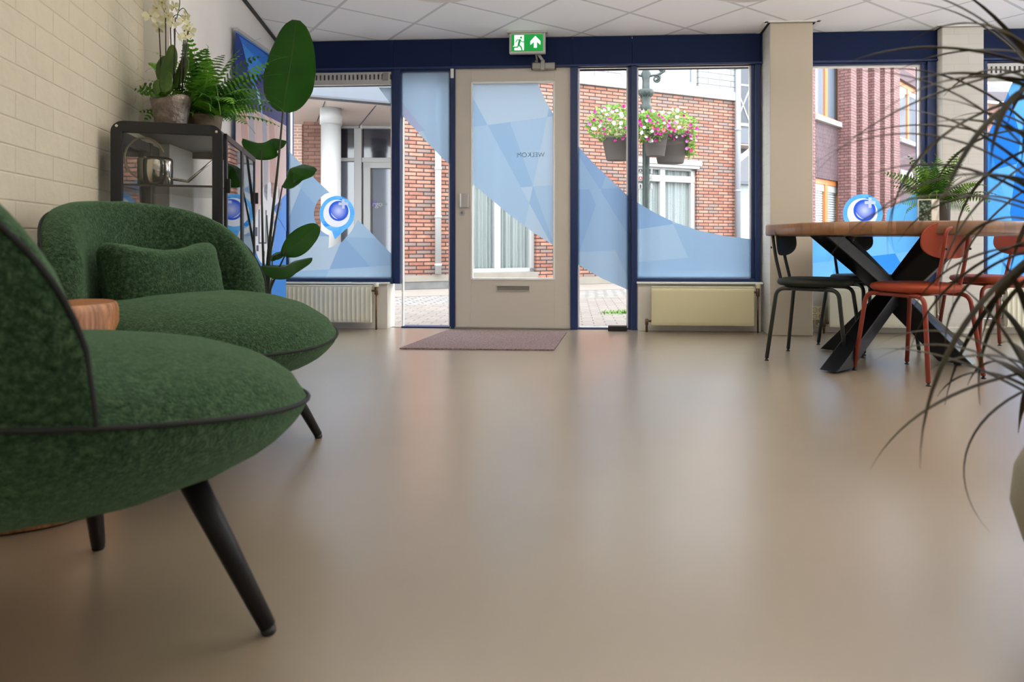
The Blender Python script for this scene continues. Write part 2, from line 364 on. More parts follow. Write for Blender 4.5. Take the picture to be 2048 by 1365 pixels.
def logo(parent,cx,cy,R):
    """round speech-bubble emblem: faceted ring with a tail, pale disc, blue ball with a smile line and a plus sign"""
    v=-.016; s=FA.Y(cx,v)/F; cu=fpx(cx,v); cz=FA.Z(cx,cy,v); r=R*s
    b=MB(); n=48; pts=[]
    for k in range(n+1):
        a=math.radians(-62)+2*PI*.875*k/n
        pts.append((cu+r*math.cos(a),cz+r*math.sin(a)))
    pts.append((cu-.12*r,cz-1.42*r))
    def circ(a,c,q,m=40): return [(a+q*math.cos(-2*PI*k/m),c+q*math.sin(-2*PI*k/m)) for k in range(m)]
    pu,pz=cu+.36*r,cz+.56*r; pa=.27*r; pt_=.078*r
    def cutplus(bm,ox=0,oz=0):
        for w_,ax in ((pa,0),(-pa,0),(pt_,0),(-pt_,0),(pa,1),(-pa,1),(pt_,1),(-pt_,1)):
            bmesh.ops.bisect_plane(bm,geom=bm.verts[:]+bm.edges[:]+bm.faces[:],plane_co=(pu+w_-ox,0,pz+w_-oz),plane_no=(1,0,0) if ax==0 else (0,0,1))
        dl=[]
        for f in bm.faces:
            c=f.calc_center_median(); x=abs(c.x+ox-pu); z=abs(c.z+oz-pz)
            if (x<pa and z<pt_) or (x<pt_ and z<pa): dl.append(f)
        bmesh.ops.delete(bm,geom=dl,context='FACES')
    def cutobj(o,ox=0,oz=0):
        bm=bmesh.new(); bm.from_mesh(o.data); cutplus(bm,ox,oz); bm.to_mesh(o.data); bm.free()
    D=(cu-.02*r,cz+.02*r,.76*r); Bc=(cu+.09*r,cz+.16*r,.56*r)
    hole=circ(*D); allp=pts+hole; tri=tessellate_polygon([[Vector((x,z,0)) for x,z in pts],[Vector((x,z,0)) for x,z in hole]])
    bm=bmesh.new(); vs=[bm.verts.new((x,-v,z)) for x,z in allp]
    for t in tri: bm.faces.new([vs[i] for i in t])
    for a,off in ((10,.3),(75,-.4),(130,.2),(160,-.55),(40,.55)):
        nr=Vector((math.cos(math.radians(a)),0,math.sin(math.radians(a))))
        bmesh.ops.bisect_plane(bm,geom=bm.verts[:]+bm.edges[:]+bm.faces[:],plane_co=Vector((cu,-v,cz))+nr*off*r,plane_no=nr)
    cutplus(bm)
    for f in bm.faces:
        c=f.calc_center_median(); k=int(3*((c.x-cu)/r+1)+2.2*((cz-c.z)/r+1))%5
        f.material_index=k
    me=bpy.data.meshes.new('logo'); bm.to_mesh(me); bm.free()
    for m in ('film_blue_0','film_blue_3','film_blue_1','film_blue_3','film_blue_2'): me.materials.append(MATS[m])
    L=bpy.data.objects.new('logo',me); COL.objects.link(L); L.parent=parent
    o1=circ(*D); h1=circ(*Bc); tri=tessellate_polygon([[Vector((x,z,0)) for x,z in o1],[Vector((x,z,0)) for x,z in h1]])
    b=MB(); b.add([(x,-v,z) for x,z in o1+h1],[tuple(t) for t in tri]); cutobj(b.build('logo_disc','logo_white',L))
    rb=.56*r; m_=12
    cres=[(.80*rb*math.cos(math.radians(190+75*k/m_)),.80*rb*math.sin(math.radians(190+75*k/m_))) for k in range(m_+1)]
    cres+=[((.80*rb-.085*rb*math.sin(PI*k/m_))*math.cos(math.radians(190+75*k/m_)),(.80*rb-.085*rb*math.sin(PI*k/m_))*math.sin(math.radians(190+75*k/m_))) for k in range(m_-1,0,-1)]
    ob=circ(0,0,rb); tri=tessellate_polygon([[Vector((x,z,0)) for x,z in ob],[Vector((x,z,0)) for x,z in cres]])
    o=MB(); o.add([(x,0,z) for x,z in ob+cres],[tuple(t) for t in tri]); o=o.build('logo_ball','logo_ball',L,M=Matrix.Translation((Bc[0],-v,Bc[1]))); cutobj(o,Bc[0],Bc[1])
    tri=tessellate_polygon([[Vector((x,z,0)) for x,z in cres]]); b=MB(); b.add([(x,0,z) for x,z in cres],[tuple(t) for t in tri]); b.build('smile_line','logo_white',L,M=Matrix.Translation((Bc[0],-v,Bc[1])))
    b=MB(); a=pa; t=pt_
    b.add([(x,-v,z) for x,z in ((pu-a,pz-t),(pu-t,pz-t),(pu-t,pz-a),(pu+t,pz-a),(pu+t,pz-t),(pu+a,pz-t),(pu+a,pz+t),(pu+t,pz+t),(pu+t,pz+a),(pu-t,pz+a),(pu-t,pz+t),(pu-a,pz+t))],[(0,1,10,11),(2,3,4,1),(4,5,6,7),(7,8,9,10),(1,4,7,10)]); b.build('plus_sign','logo_plus',L)
ALB[0]=.7; film_mat('logo_white',(236,238,244),.03,.3); film_mat('logo_plus',(205,214,236),.02,.4)
def ball_mat():
    m=bpy.data.materials.new('logo_ball'); m.use_nodes=True; MATS['logo_ball']=m; nt=m.node_tree; nt.nodes.clear(); N=nt.nodes; L=nt.links
    o=N.new('ShaderNodeOutputMaterial'); a=N.new('ShaderNodeBsdfTranslucent'); d=N.new('ShaderNodeBsdfDiffuse'); ms=N.new('ShaderNodeMixShader'); ms.inputs[0].default_value=.3
    tc=N.new('ShaderNodeTexCoord'); mp=N.new('ShaderNodeMapping'); mp.inputs['Scale'].default_value=(13,13,13); g=N.new('ShaderNodeTexGradient'); g.gradient_type='SPHERICAL'
    r=N.new('ShaderNodeValToRGB'); r.color_ramp.elements[0].color=lin((52,96,214)); r.color_ramp.elements[0].position=.1; r.color_ramp.elements[1].color=lin((190,200,240)); r.color_ramp.elements[1].position=.9
    L.new(tc.outputs['Object'],mp.inputs[0]); L.new(mp.outputs[0],g.inputs[0]); L.new(g.outputs[0],r.inputs[0]); L.new(r.outputs[0],a.inputs[0]); L.new(r.outputs[0],d.inputs[0])
    L.new(a.outputs[0],ms.inputs[1]); L.new(d.outputs[0],ms.inputs[2]); L.new(ms.outputs[0],o.inputs[0])
ball_mat(); ALB[0]=1.0
def arc(cx,cy,r,a0,a1,n=14): return [(cx+r*math.cos(math.radians(a0+(a1-a0)*k/n)),cy-r*math.sin(math.radians(a0+(a1-a0)*k/n))) for k in range(n+1)]
def grille(root,pxl,pxr,y0,y1,holes=False):
    v=.0; u0,u1=fpx(pxl),fpx(pxr); z1=FA.Z((pxl+pxr)/2,y0); z0=FA.Z((pxl+pxr)/2,y1)
    h=z1-z0; b=MB(); b.fb(u0,u1,-.06,.012,z0+.78*h,z1); b.fb(u0,u1,-.06,.012,z0+.0*h,z0+.32*h); b.fb(u0,u1,-.06,-.02,z0+.3*h,z0+.8*h,1)
    u=u0+.01; p=.034; w=.02
    while u<u1-.02: b.fb(u,min(u+w,u1),-.03,.012,z0+.31*h,z0+.79*h); u+=p
    b.fb(u0,u1,-.06,.018,z0-.012,z0+.004)
    g=b.build('vent_grille',['grille_metal','black'],root,bevel=.0008)
    b=MB(); b.fb(u1-.07,u1-.022,.0,.016,z0+.2*h,z0+.92*h); b.lathe((0,0,0),[(.001,0)],3) if False else None
    b.build('vent_knob_plate','grey_metal',g,bevel=.004)
w1=win(1,576,783,168,556,rail=.045,frame_l=40,frame_r=19,grille=True)
grille(w1,576,783,146,168)
film(w1,[(757,175),(783,175),(783,210),(768,190)],[],['film_pale_0'])
film(w1,[(576,300),(632,360),(660,386)]+arc(674,428,46,118,250,16)+[(657,497),(684,484),(702,464),(716,440),(738,461),(762,487),(783,508),(783,556),(576,556)],
     [(560,330,800,600),(700,440,650,560),(560,470,800,478),(620,330,560,480),(560,545,800,530)],PALE)
logo(w1,674,428,36)
w2=win(2,802,899,142,657,frame_l=0,frame_r=11)
film(w2,[(802,143),(899,143),(899,328),(886,318),(850,280),(802,229)],[(800,200,905,330),(846,262,905,252),(846,262,905,380),(800,150,905,120)],PALE2)
w3=win(3,1156,1256,132,657,frame_l=0,frame_r=18)
film(w3,[(1156,293),(1190,330),(1256,392),(1256,580),(1203,557),(1156,529)],[(1150,380,1260,375),(1178,450,1140,560),(1205,440,1250,545),(1150,505,1260,500),(1150,300,1200,380)],MIDB)
w4=win(4,1274,1503,130,556,rail=.045,frame_l=0,frame_r=17)
film(w4,[(1274,405),(1310,426),(1349,445),(1397,461),(1448,472),(1503,479),(1503,556),(1274,556)],[(1345,445,1400,570),(1270,460,1500,425),(1270,525,1500,505),(1480,470,1510,530)],['film_pale_2','film_pale_1','film_pale_2','film_pale_3','film_pale_2'])
w5=win(5,1600,1843,130,556,rail=.045,frame_l=0,frame_r=27)
film(w5,[(1600,470),(1680,462)]+arc(1725.6,427,49,212,330,14)+[(1772,440),(1775,420),(1812,398),(1843,380),(1843,556),(1600,556)],
     [(1775,480,1820,560),(1600,530,1850,500),(1690,480,1660,560),(1800,380,1700,560)],BLUE)
logo(w5,1725.6,427.4,39)
w6=win(6,1975,2200,157,556,rail=.045,frame_l=10,frame_r=20,grille=True)
grille(w6,1962,2200,126,155)
film(w6,[(2028,157),(2200,157),(2200,556),(1975,556),(1975,272),(1990,240),(2010,200)],
     [(2010,160,2080,420),(1970,345,2100,310),(1975,280,2060,560),(2060,150,2000,560),(1970,460,2200,440)],BLUE)
# low walls under the three big windows, with white sills
for i,(a,c) in enumerate([(555,775),(1276,1522),(1600,1880),(1960,2260)]):
    zt=FA.Z((a+c)/2,568,.05); u0,u1=fpx(a,.06),fpx(c,.06)
    b=MB(); b.fb(u0,u1,-.12,.06,0,zt); b.fb(u0-.01,u1+.012,-.0,.085,zt,zt+.014,1)
    tag(b.build('wall_front',['sill_wall','white_trim'],M=FA.M,bevel=.003),kind='structure')
# brick columns that stand free of the glazing
for i,(fl_,fr_,vd,m) in enumerate([(1540,1626,.27,['column_paint','column_brick']),(1884,1968,.10,['column_brick','column_brick'])]):
    u0,u1=fpx(fl_,vd),fpx(fr_,vd); b=MB(); b.fb(u0,u1,-.15,vd,0,ZC-.002); b.m=[0 if j in (2,) else 1 for j in range(6)]
    tag(b.build('column',m,M=FA.M,bevel=.006),'painted brick column with smooth beige front left of the round table' if i==0 else 'grey-white painted brick column behind the fern on the round table','column',kind='structure')
    b=MB(); b.fb(u0-.045,u1+.045,vd+.012,vd+.04,ZC-.005,ZC+.01); b.fb(u0-.05,u0-.02,0,vd+.04,ZC-.005,ZC+.01); b.fb(u1+.02,u1+.05,0,vd+.04,ZC-.005,ZC+.01)
    b.fb(u0-.02,u1+.02,-.0,vd+.014,ZC-.003,ZC+.01,1)
    tag(b.build('trim_%d'%(4+i),['white_trim','black'],M=FA.M),kind='structure')
# jamb between window 4 and the first column
# ---- door
dr=thing('door_1',rotm(*FA.o,FA.a),kind='structure')
ul,ur=fpx(911),fpx(1141); zt=FA.Z(1024,132); 
gl,gr=fpx(943),fpx(1109); gb=FA.Z(1026,559); gt=FA.Z(1026,164)
b=MB(); b.fb(ul,gl,-.04,.004,.012,zt); b.fb(gr,ur,-.04,.004,.012,zt); b.fb(gl,gr,-.04,.004,gt,zt); b.fb(gl,gr,-.04,.004,.012,gb)
b.build('door_leaf','door_paint',dr,bevel=.0015)
b=MB(); t=.011
b.fb(gl-.004,gl+t,-.02,.010,gb,gt); b.fb(gr-t,gr+.004,-.02,.010,gb,gt); b.fb(gl+t,gr-t,-.02,.010,gt-t,gt+.004); b.fb(gl+t,gr-t,-.02,.010,gb-.006,gb+t)
b.build('glazing_bead','white_trim',dr,bevel=.002)
MB().fb(gl,gr,-.028,-.022,gb,gt).build('glass_pane','glass',dr)
film(dr,[(943,163),(1074,163),(1089,198),(1109,233),(1109,492),(1066,465),(1013,425),(943,366)],
     [(940,382,1112,370),(1090,255,1060,400),(943,190,975,250),(940,255,1112,232),(1066,372,1112,500),(950,385,1066,462)],['film_pale_1','film_pale_0','film_pale_0','film_pale_1','film_pale_2'])
b=MB(); b.fb(fpx(1141),fpx(1156),-.10,.028,0,zb0-.012); b.fb(fpx(902),fpx(911),-.10,.006,0,zb0-.012); b.build('door_frame','navy',dr,bevel=.003)
b=MB(); b.fb(fpx(900),fpx(1156),-.09,.02,0,.012); b.build('threshold','grey_metal',dr,bevel=.003)
b=MB(); b.fb(fpx(923),fpx(938),.003,.03,FA.Z(930,415),FA.Z(930,388)); b.fb(fpx(921),fpx(924),.003,.034,FA.Z(930,415),FA.Z(930,388),1); b.build('pull_handle',['grille_metal','white_trim'],dr,bevel=.002)
b=MB(); disc(b,fpx(924.5),FA.Z(924,426),.023,.003,.014); disc(b,fpx(924.5),FA.Z(924,426),.010,.014,.02,1); b.build('lock_cylinder',['grille_metal','grey_metal'],dr,bevel=.001)
zs0,zs1=FA.Z(1026,583),FA.Z(1026,571); b=MB(); u0,u1=fpx(993),fpx(1060)
b.fb(u0,u1,.003,.012,zs1-.006,zs1); b.fb(u0,u1,.003,.012,zs0,zs0+.006); b.fb(u0,u0+.006,.003,.012,zs0,zs1); b.fb(u1-.006,u1,.003,.012,zs0,zs1); b.fb(u0,u1,.003,.006,zs0,zs1,1)
b.build('letter_slot',['grille_metal','brass_slot'] if 'brass_slot' in MATS else ['grille_metal','grey_metal'],dr,bevel=.001)
for y in (184,316,588): b=MB(); b.fb(fpx(1139.5),fpx(1142.5),.0,.018,FA.Z(1141,y+12),FA.Z(1141,y-12)); b.build('hinge','grille_metal',dr,bevel=.002)
mat('letter_grey',(120,150,160),.6)
text_mesh('lettering','WELKOM',.052,'letter_grey',dr,Matrix.Translation((fpx(1061),.009,FA.Z(1061,314)))@Matrix.Rotation(PI,4,'Z')@UPR,.0005)
# magnet contact on the post left of the door
b=MB(); b.fb(fpx(902.5),fpx(909),.01,.03,FA.Z(906,158),FA.Z(906,136)); tag(b.build('door_sensor','white_trim',M=FA.M,bevel=.004),'small white contact sensor on the blue post left of the door top','sensor')
# door closer with arm
dc=thing('door_closer',rotm(*FA.P(fpx(1088),0,FA.Z(1088,142)).xy,FA.a,FA.Z(1088,142)),'grey door closer with folding arm at the top of the white door','door closer')
s=5.29/F
b=MB(); b.box(-23*s,23*s,-.055,-.004,0,14*s); b.build('body','grey_metal',dc,bevel=.008)
for q in (-23.2,23.2): b=MB(); b.box((q-1.2)*s,(q+1.2)*s,-.05,-.008,1*s,13*s); b.build('end_cap','black',dc,bevel=.002)
b=MB(); b.box(-5*s,3*s,-.07,-.03,-2*s,18*s); b.bar((-1*s,-.075,16*s),(-15*s,-.10,36*s),.022,.01,up=(0,1,0)); b.bar((-15*s,-.085,36*s),(-13*s,-.03,18*s),.014,.01,up=(0,1,0)); b.box(-17*s,-11*s,-.04,-.02,15*s,19*s); b.build('arm','grey_metal',dc,bevel=.003)
# exit sign hanging from the ceiling
ZEX=5.12; ex=thing('exit_sign',Matrix.Translation(camp(1055,108,ZEX))@Matrix.Rotation(math.radians(-3),4,'Z'),'green illuminated exit sign with running figure and arrow under the ceiling','exit sign')
s=ZEX/F
b=MB(); b.box(-36*s,36*s,-.02,.02,0,41*s); b.build('housing','sign_frame' if 'sign_frame' in MATS else 'grille_metal',ex,bevel=.003)
b=MB(); b.box(-40*s,40*s,-.03,.03,41*s,44*s); b.build('mounting_bracket','grille_metal',ex,bevel=.002)
emit('sign_green',(0,150,62),.55); emit('sign_white',(235,255,245),1.0)
b=MB(); b.box(-31.5*s,31.5*s,-.0235,-.0195,4*s,37.5*s); pn=b.build('panel','sign_green',ex)
def sp(b,pts,v=.0245,mi=0): b.prism([(x*s,z*s) for x,z in pts],v-.0005,v+.0005,mi)
b=MB(); sp(b,[(-25.5,6),(-25.5,36),(-6.5,36),(-6.5,6)]); sp(b,[(-28.5,13),(-25.5,16),(-25.5,11)])
b.build('doorway_symbol','sign_white',ex)
b=MB(); 
def stroke(b,pts,w):
    for i in range(len(pts)-1):
        (x0,z0),(x1,z1)=pts[i],pts[i+1]; L=math.hypot(x1-x0,z1-z0); nx,nz=-(z1-z0)/L*w/2,(x1-x0)/L*w/2
        sp(b,[(x0+nx,z0+nz),(x0-nx,z0-nz),(x1-nx,z1-nz),(x1+nx,z1+nz)],.0258+i*.0002)
        disc(b,x1*s,z1*s,w/2*s,.0256,.0264,n=10); disc(b,x0*s,z0*s,w/2*s,.0256,.0264,n=10)
stroke(b,[(-14.5,26),(-17,16)],4.5); stroke(b,[(-17,16),(-12.5,13),(-10.5,7)],2.8); stroke(b,[(-17,17),(-19,12),(-27,12)],2.4)
stroke(b,[(-15,26.5),(-20,26.5),(-22.5,22)],1.8); stroke(b,[(-14,26),(-10,22.5),(-6,22.5)],1.8); disc(b,-12*s,31*s,2.3*s,.0254,.0264,n=16)
b.build('running_figure','sign_green',ex)
b=MB(); sp(b,[(16.5,34),(6.5,23.5),(6.5,16),(13.5,22.5),(13.5,10.5),(19.5,10.5),(19.5,22.5),(26.5,16),(26.5,23.5)]); b.build('arrow_symbol','sign_white',ex)
for x in (-33.5,33.5):
    for z in (3,39): b=MB(); disc(b,x*s,z*s,1.3*s,.02,.024,n=10); b.build('screw','chrome',ex)
# dark block by the right side light (door stop)
pt=flo(1235,662); b=MB(); b.box(-.073,.073,-.03,.03,0,.04); tag(b.build('door_stop','black',M=rotm(pt.x,pt.y,FA.a),bevel=.004),'small dark block on the floor under the right side window','door stop')
# doormat
mat('mat_pile',(152,128,128),.95,var=.45,vs=90,bump=1,bs=250)
c=[flo(799,699),flo(1108,702),flo(1134,665.5),flo(893,662.6)]; b=MB()
b.add([(p.x,p.y,0.001) for p in c]+[(p.x,p.y,.009) for p in c],[(3,2,1,0),(4,5,6,7),(0,1,5,4),(1,2,6,5),(2,3,7,6),(3,0,4,7)])
tag(b.build('doormat','mat_pile'),'brown-purple rectangular doormat on the floor inside the door','doormat')
# ================================================================== FILL LIGHTS (unseen lamps added above and behind the camera to brighten the room)
mat('fill_housing',(235,235,235),.5); mat('fill_diffuser',(255,250,240),.6)
def fill_pendant(x,y,k=1.0):
    z=1.82
    t=thing('fill_pendant_lamp',Matrix.Translation((x,y,z)),'added unseen round fill lamp under the tiled ceiling','added fill lamp','added fill lamps')
    b=MB(); b.lathe((0,0,0),[(.22,0),(.225,.0),(.225,.035),(.22,.035)],40); b.build('ring_housing','fill_housing',t)
    b=MB(); b.lathe((0,0,0),[(.2,.036),(.2,.038)],40); b.build('diffuser','fill_diffuser',t)
    b=MB(); b.tube([(0,0,.035),(0,0,ZC-z-.002)],.003,8); b.build('cord','black',t)
    for w,dz,rx in ((FILL_UP*k,.045,PI),(FILL_DOWN*k,-.004,0)):
        l=bpy.data.lights.new('fill_light','AREA'); l.shape='DISK'; l.size=.42; l.energy=w; l.color=(1,.93,.84)
        o=bpy.data.objects.new('fill_light',l); COL.objects.link(o); o.parent=t; o.location=(0,0,dz); o.rotation_euler=(rx,0,0)
for x,y,k in ((-.6,2.9,.9),(.8,2.9,1),(2.2,2.9,1),(3.8,2.9,1),(.4,.3,.6),(2.8,.3,.6),(1.2,-2.6,.4),(3.8,-2.6,.4)): fill_pendant(x,y,k)
# ================================================================== OUTSIDE
ALB[0]=.70
brick_mat('clinker_red',(182,132,112),(152,98,82),(62,52,48),.215,.0565,.0085,c3=(140,118,110),bump=.5,var=.25)
brick_mat('brick_brown',(150,112,98),(128,92,80),(84,68,62),.21,.062,.006,bump=.5,var=.2)
brick_mat('brick_white',(160,160,159),(156,156,155),(96,96,98),.5,.105,.006,bump=.5,var=.03)
brick_mat('brick_purple',(142,104,100),(126,90,88),(74,56,56),.21,.075,.009,bump=.5,var=.15)
brick_mat('brick_purple_upright',(106,84,88),(94,74,78),(60,48,52),.21,.075,.009,axes='zx',bump=.5,var=.1)
brick_mat('brick_herring',(206,166,148),(192,150,132),(236,214,200),.16,.05,.008,bump=.4,var=.1)
brick_mat('street_clinker',(152,142,134),(138,130,122),(104,96,90),.2,.1,.006,axes='xy',bump=.4,var=.1)
brick_mat('cobbles',(160,156,152),(146,142,138),(108,104,100),.14,.14,.012,axes='xy',bump=.8,var=.15)
mat('pavement_beige',(150,140,130),.9,var=.06,vs=4,bump=.1)
mat('plinth_grey',(120,118,116),.8,var=.2,vs=6)
mat('plinth_beige',(150,142,130),.8,var=.08,vs=5)
mat('white_paint',(182,182,180),.5); mat('soffit',(220,206,198),.6,var=.02,vs=1); mat('fascia_grey',(92,98,108),.5)
mat('dark_pane',(44,46,58),.08,spec=.9); mat('grey_pane',(120,128,140),.1,spec=.9); mat('curtain',(160,168,166),.8,var=.06,vs=3,stretch=(9,1,.3))
mat('blind',(205,212,214),.7); mat('orange_wood',(190,120,62),.5,var=.1,vs=6,stretch=(1,1,.2)); mat('zinc',(150,153,160),.45,metal=.1)
mat('grey_metal_dark',(70,74,82),.5); mat('lantern_green',(52,62,58),.5,metal=.3,var=.15,vs=20,bump=.3,bs=30)
mat('planter_plastic',(84,76,72),.6,var=.06,vs=9); mat('roof_dark',(84,78,84),.8)
# ---- ground outside
far=[FA.P(UL-12,-.06,0),FA.P(UR+12,-.06,0)]
def ground(name,y0,y1,m,z0=-.0,z1=-.06,dx=0):
    """strip parallel to the opposite building"""
    b=MB(); b.fb(-16,16,y0,y1,z1,z0); return tag(b.build(name,m,M=FB.M),kind='structure')
FB=Frame(.11,10.7,math.atan2(.423,.906))
# triangular street field between our facade and the strip along the opposite houses
b=MB(); P1=FB.P(-13,2.2,0); P2=FB.P(20,2.2,0); a0=FA.P(-9,-.14,0); a1=FA.P(16,-.14,0)
sc=Matrix.Rotation(0,4,'Z')
b.add([(a0.x,a0.y,-.012),(a1.x,a1.y,-.012),(P2.x,P2.y,-.012),(P1.x,P1.y,-.012)]+[(a0.x,a0.y,-.1),(a1.x,a1.y,-.1),(P2.x,P2.y,-.1),(P1.x,P1.y,-.1)],[(0,1,2,3),(7,6,5,4),(0,1,5,4),(1,2,6,5),(2,3,7,6),(3,0,4,7)])
tag(b.build('ground_street','street_clinker'),kind='structure')
b=MB(); b.fb(-13,20,1.15,2.2,-.1,-.012); tag(b.build('ground_gutter','cobbles',M=FB.M),kind='structure')
b=MB(); b.fb(-13,30,-12,1.15,-.1,-.004); tag(b.build('ground_pavement','pavement_beige',M=FB.M),kind='structure')
mat('weed',(120,170,60),.7,var=.3,vs=30)
b=MB(); c0=flo(1236,627,-.012)
for i in range(260):
    x=random.gauss(0,.085)+.02; y=random.gauss(0,.05); a=random.random()*6.28; h=random.uniform(.015,.05); w=.004
    d=Vector((math.cos(a),math.sin(a),0)); t=Vector((-d.y,d.x,0))*w; p=Vector((x,y,0)); q=p+d*h*.8+Vector((0,0,h))
    b.add([p-t,p+t,q],[(0,1,2)])
tag(b.build('grass_tuft','weed',M=Matrix.Translation(c0),recalc=False),'small tuft of green weeds on the street outside the right side window','weeds',kind='stuff')

def wbox(b,fr,pxl,pxr,py0,py1,v0,v1,ref=None,mi=0,z0=None,z1=None):
    r=ref if ref else (pxl+pxr)/2
    b.fb(fr.U(pxl,v1),fr.U(pxr,v1),v0,v1,z0 if z0 is not None else fr.Z(r,py1,v1),z1 if z1 is not None else fr.Z(r,py0,v1),mi)
# ---- building B (red clinker, white upper storey)
bb=thing('brick_building',FB.M,'red clinker brick house with white upper storey opposite the door','building')
uB0,uB1=FB.U(790),FB.U(1470)
wz=3.24
w1a,w1b=FB.U(926),FB.U(1073); w2a,w2b=FB.U(1262),FB.U(1394); w2t=FB.Z(1394,333); 
w1t=2.25; zb=.20
b=MB()
for (a,c,z0,z1) in [(uB0,w1a,zb,wz),(w1a,w1b,w1t,wz),(w1b,w2a,.12,wz),(w2a,w2b,w2t,wz),(w2b,uB1,.12,wz)]: b.fb(a,c,-.35,0,z0,z1)
b.build('wall','clinker_red',bb)
b=MB(); b.fb(uB0,w1a,-.3,.02,.11,zb); b.fb(w1a,w2a,-.3,.01,0,.2 if 0 else .12); b.fb(w1a-.02,w1b+.02,-.35,.03,.11,.215); b.fb(w2a,uB1,-.3,.01,0,.12); b.build('plinth_band','plinth_beige',bb)
b=MB(); b.fb(uB0,w1a,-.3,.01,0,.11); b.build('plinth','plinth_grey',bb)
ua,ub,uc,ud=FB.U(1240),FB.U(1330),FB.U(1334),FB.U(1384)
ws=3.40
b=MB(); b.fb(uB0,ua,-.3,.04,wz,6.2); b.fb(ud+.12,uB1,-.3,.04,wz,6.2); b.fb(ua,ud+.12,-.3,.04,4.5,6.2); b.build('upper_wall','brick_white',bb)  # unseen upper part raised to keep sky out of the floor reflections
b=MB(); b.fb(uB0-.02,uB1,-.1,.07,wz-.015,wz+.13); b.fb(ua-.02,ud+.14,-.1,.08,wz+.0,ws)
b.build('trim_board','white_paint',bb)
def window(parent,fr_u0,fr_u1,z0,z1,v,mull=(),trans=(),fw=.06,m='white_paint',pane='dark_pane',curtain=None,blind=False,vin=-.12):
    b=MB(); b.fb(fr_u0,fr_u0+fw,v-.08,v,z0,z1); b.fb(fr_u1-fw,fr_u1,v-.08,v,z0,z1); b.fb(fr_u0,fr_u1,v-.08,v,z1-fw,z1); b.fb(fr_u0,fr_u1,v-.08,v,z0,z0+fw*.8)
    for u,w in mull: b.fb(u-w/2,u+w/2,v-.07,v+.004,z0,z1)
    for z,w in trans: b.fb(fr_u0,fr_u1,v-.07,v+.008,z-w/2,z+w/2)
    wd=b.build('window',m,parent,bevel=.004)
    if curtain:
        rows=[]; n=90
        for z in (z0,z1):
            rows.append([(fr_u0+(fr_u1-fr_u0)*k/n,-(v-.11-.02*math.sin(k*1.3)-.012*math.sin(k*.7+1)),z) for k in range(n+1)])
        MB().grid(rows).build('curtain',curtain,wd,recalc=False)
        MB().fb(fr_u0,fr_u1,v-.06,v-.05,z0,z1).build('pane','glass',wd)
        MB().fb(fr_u0,fr_u1,v-.3,v-.2,z0,z1).build('room_backing','grey_pane',wd)
    elif blind:
        b=MB(); z=z0
        while z<z1-.2: b.fb(fr_u0,fr_u1,v-.09,v-.075,z,z+.045); z+=.062
        b.fb(fr_u0,fr_u1,v-.1,v-.05,z1-.1-fw,z1-fw)
        b.build('blind','blind',wd); MB().fb(fr_u0,fr_u1,v-.13,v-.10,z0,z1).build('pane','grey_pane',wd)
    else: MB().fb(fr_u0,fr_u1,v-.06,v-.045,z0,z1).build('pane',pane,wd)
    return wd
window(bb,w1a,w1b,.215,w1t,-.10,mull=[(FB.U(995,-.1),.10)],fw=.075,curtain='curtain')
window(bb,w2a,w2b,.25,w2t,-.06,mull=[(FB.U(1329),.10)],trans=[(FB.Z(1340,357),.11)],fw=.085,curtain='curtain')
b=MB(); b.fb(w2a-.08,w2b+.06,-.1,.07,w2t-.0,w2t+.09); b.fb(w2a-.04,w2b+.03,-.1,.04,w2t-.05,w2t); b.build('cornice','white_paint',bb,bevel=.004)
window(bb,ua,FB.U(1392),ws,4.5,.02,mull=[(FB.U(1330),.13)],fw=.085,pane='grey_pane')
b=MB(); q=FB.U(874); b.tube([(q,-.07,.22),(q,-.07,2.9)],.045,14); 
for z in (.35,1.05,1.75,2.4): b.tube([(q,-.07,z-.02),(q,-.07,z+.02)],.052,14)
b.build('drainpipe','white_paint',bb)
b=MB(); q=FB.U(1470); b.tube([(q,-.08,.0),(q,-.08,6.1)],.05,14)
for z in (.5,1.6,2.7,3.8): b.tube([(q,-.08,z-.02),(q,-.08,z+.02)],.058,14)
b.build('drainpipe','zinc',bb)
# ---- bank entrance left (recess under a soffit)
be=thing('bank_entrance',FB.M,'covered entrance with white round column, brick pier and framed glass left of the clinker house','building')
zs=2.66; uL=FB.U(500)
b=MB(); b.fb(uL-6,uB0-.01,-.2,0.02,zs,4.2); b.build('fascia','fascia_grey',be)
b=MB(); b.fb(uL-6,uB0-.01,-.03,.03,zs-.012,zs+.015); b.build('fascia_edge','grey_metal_dark',be)
b=MB(); b.fb(uL-6,uB0,-5,-.2,zs,zs+.2); b.fb(uB0,uB0+2.2,-5,-.36,zs,zs+.2); b.build('soffit','soffit',be)
b=MB(); b.fb(uL-6,uB0,-5,-.25,-.01,.04); b.build('floor_slab','pavement_beige',be)
for px0,px1,py0,py1 in ((650,634,203,243),(752,718,211,252)):
    b=MB(); 
    Y0=(zs-CH)*F/(HY-py0); Y1=(zs-CH)*F/(HY-py1); A=FB.M.inverted()@camp(px0,py0,Y0); B=FB.M.inverted()@camp(px1,py1,Y1)
    b.bar(A+Vector((0,0,-.001)),B+Vector((0,0,-.001)),.015,.006); b.build('soffit_joint','grey_metal_dark',be)
Yc=9.85; pc=FB.M.inverted()@camp(662,300,Yc); r=19/F*Yc
b=MB(); b.lathe((pc.x,pc.y,0),[(r,0.04),(r,zs-.24)],40); b.lathe((pc.x,pc.y,0),[(r*1.12,zs-.24),(r*1.12,zs)],40); b.build('round_column','white_paint',be)
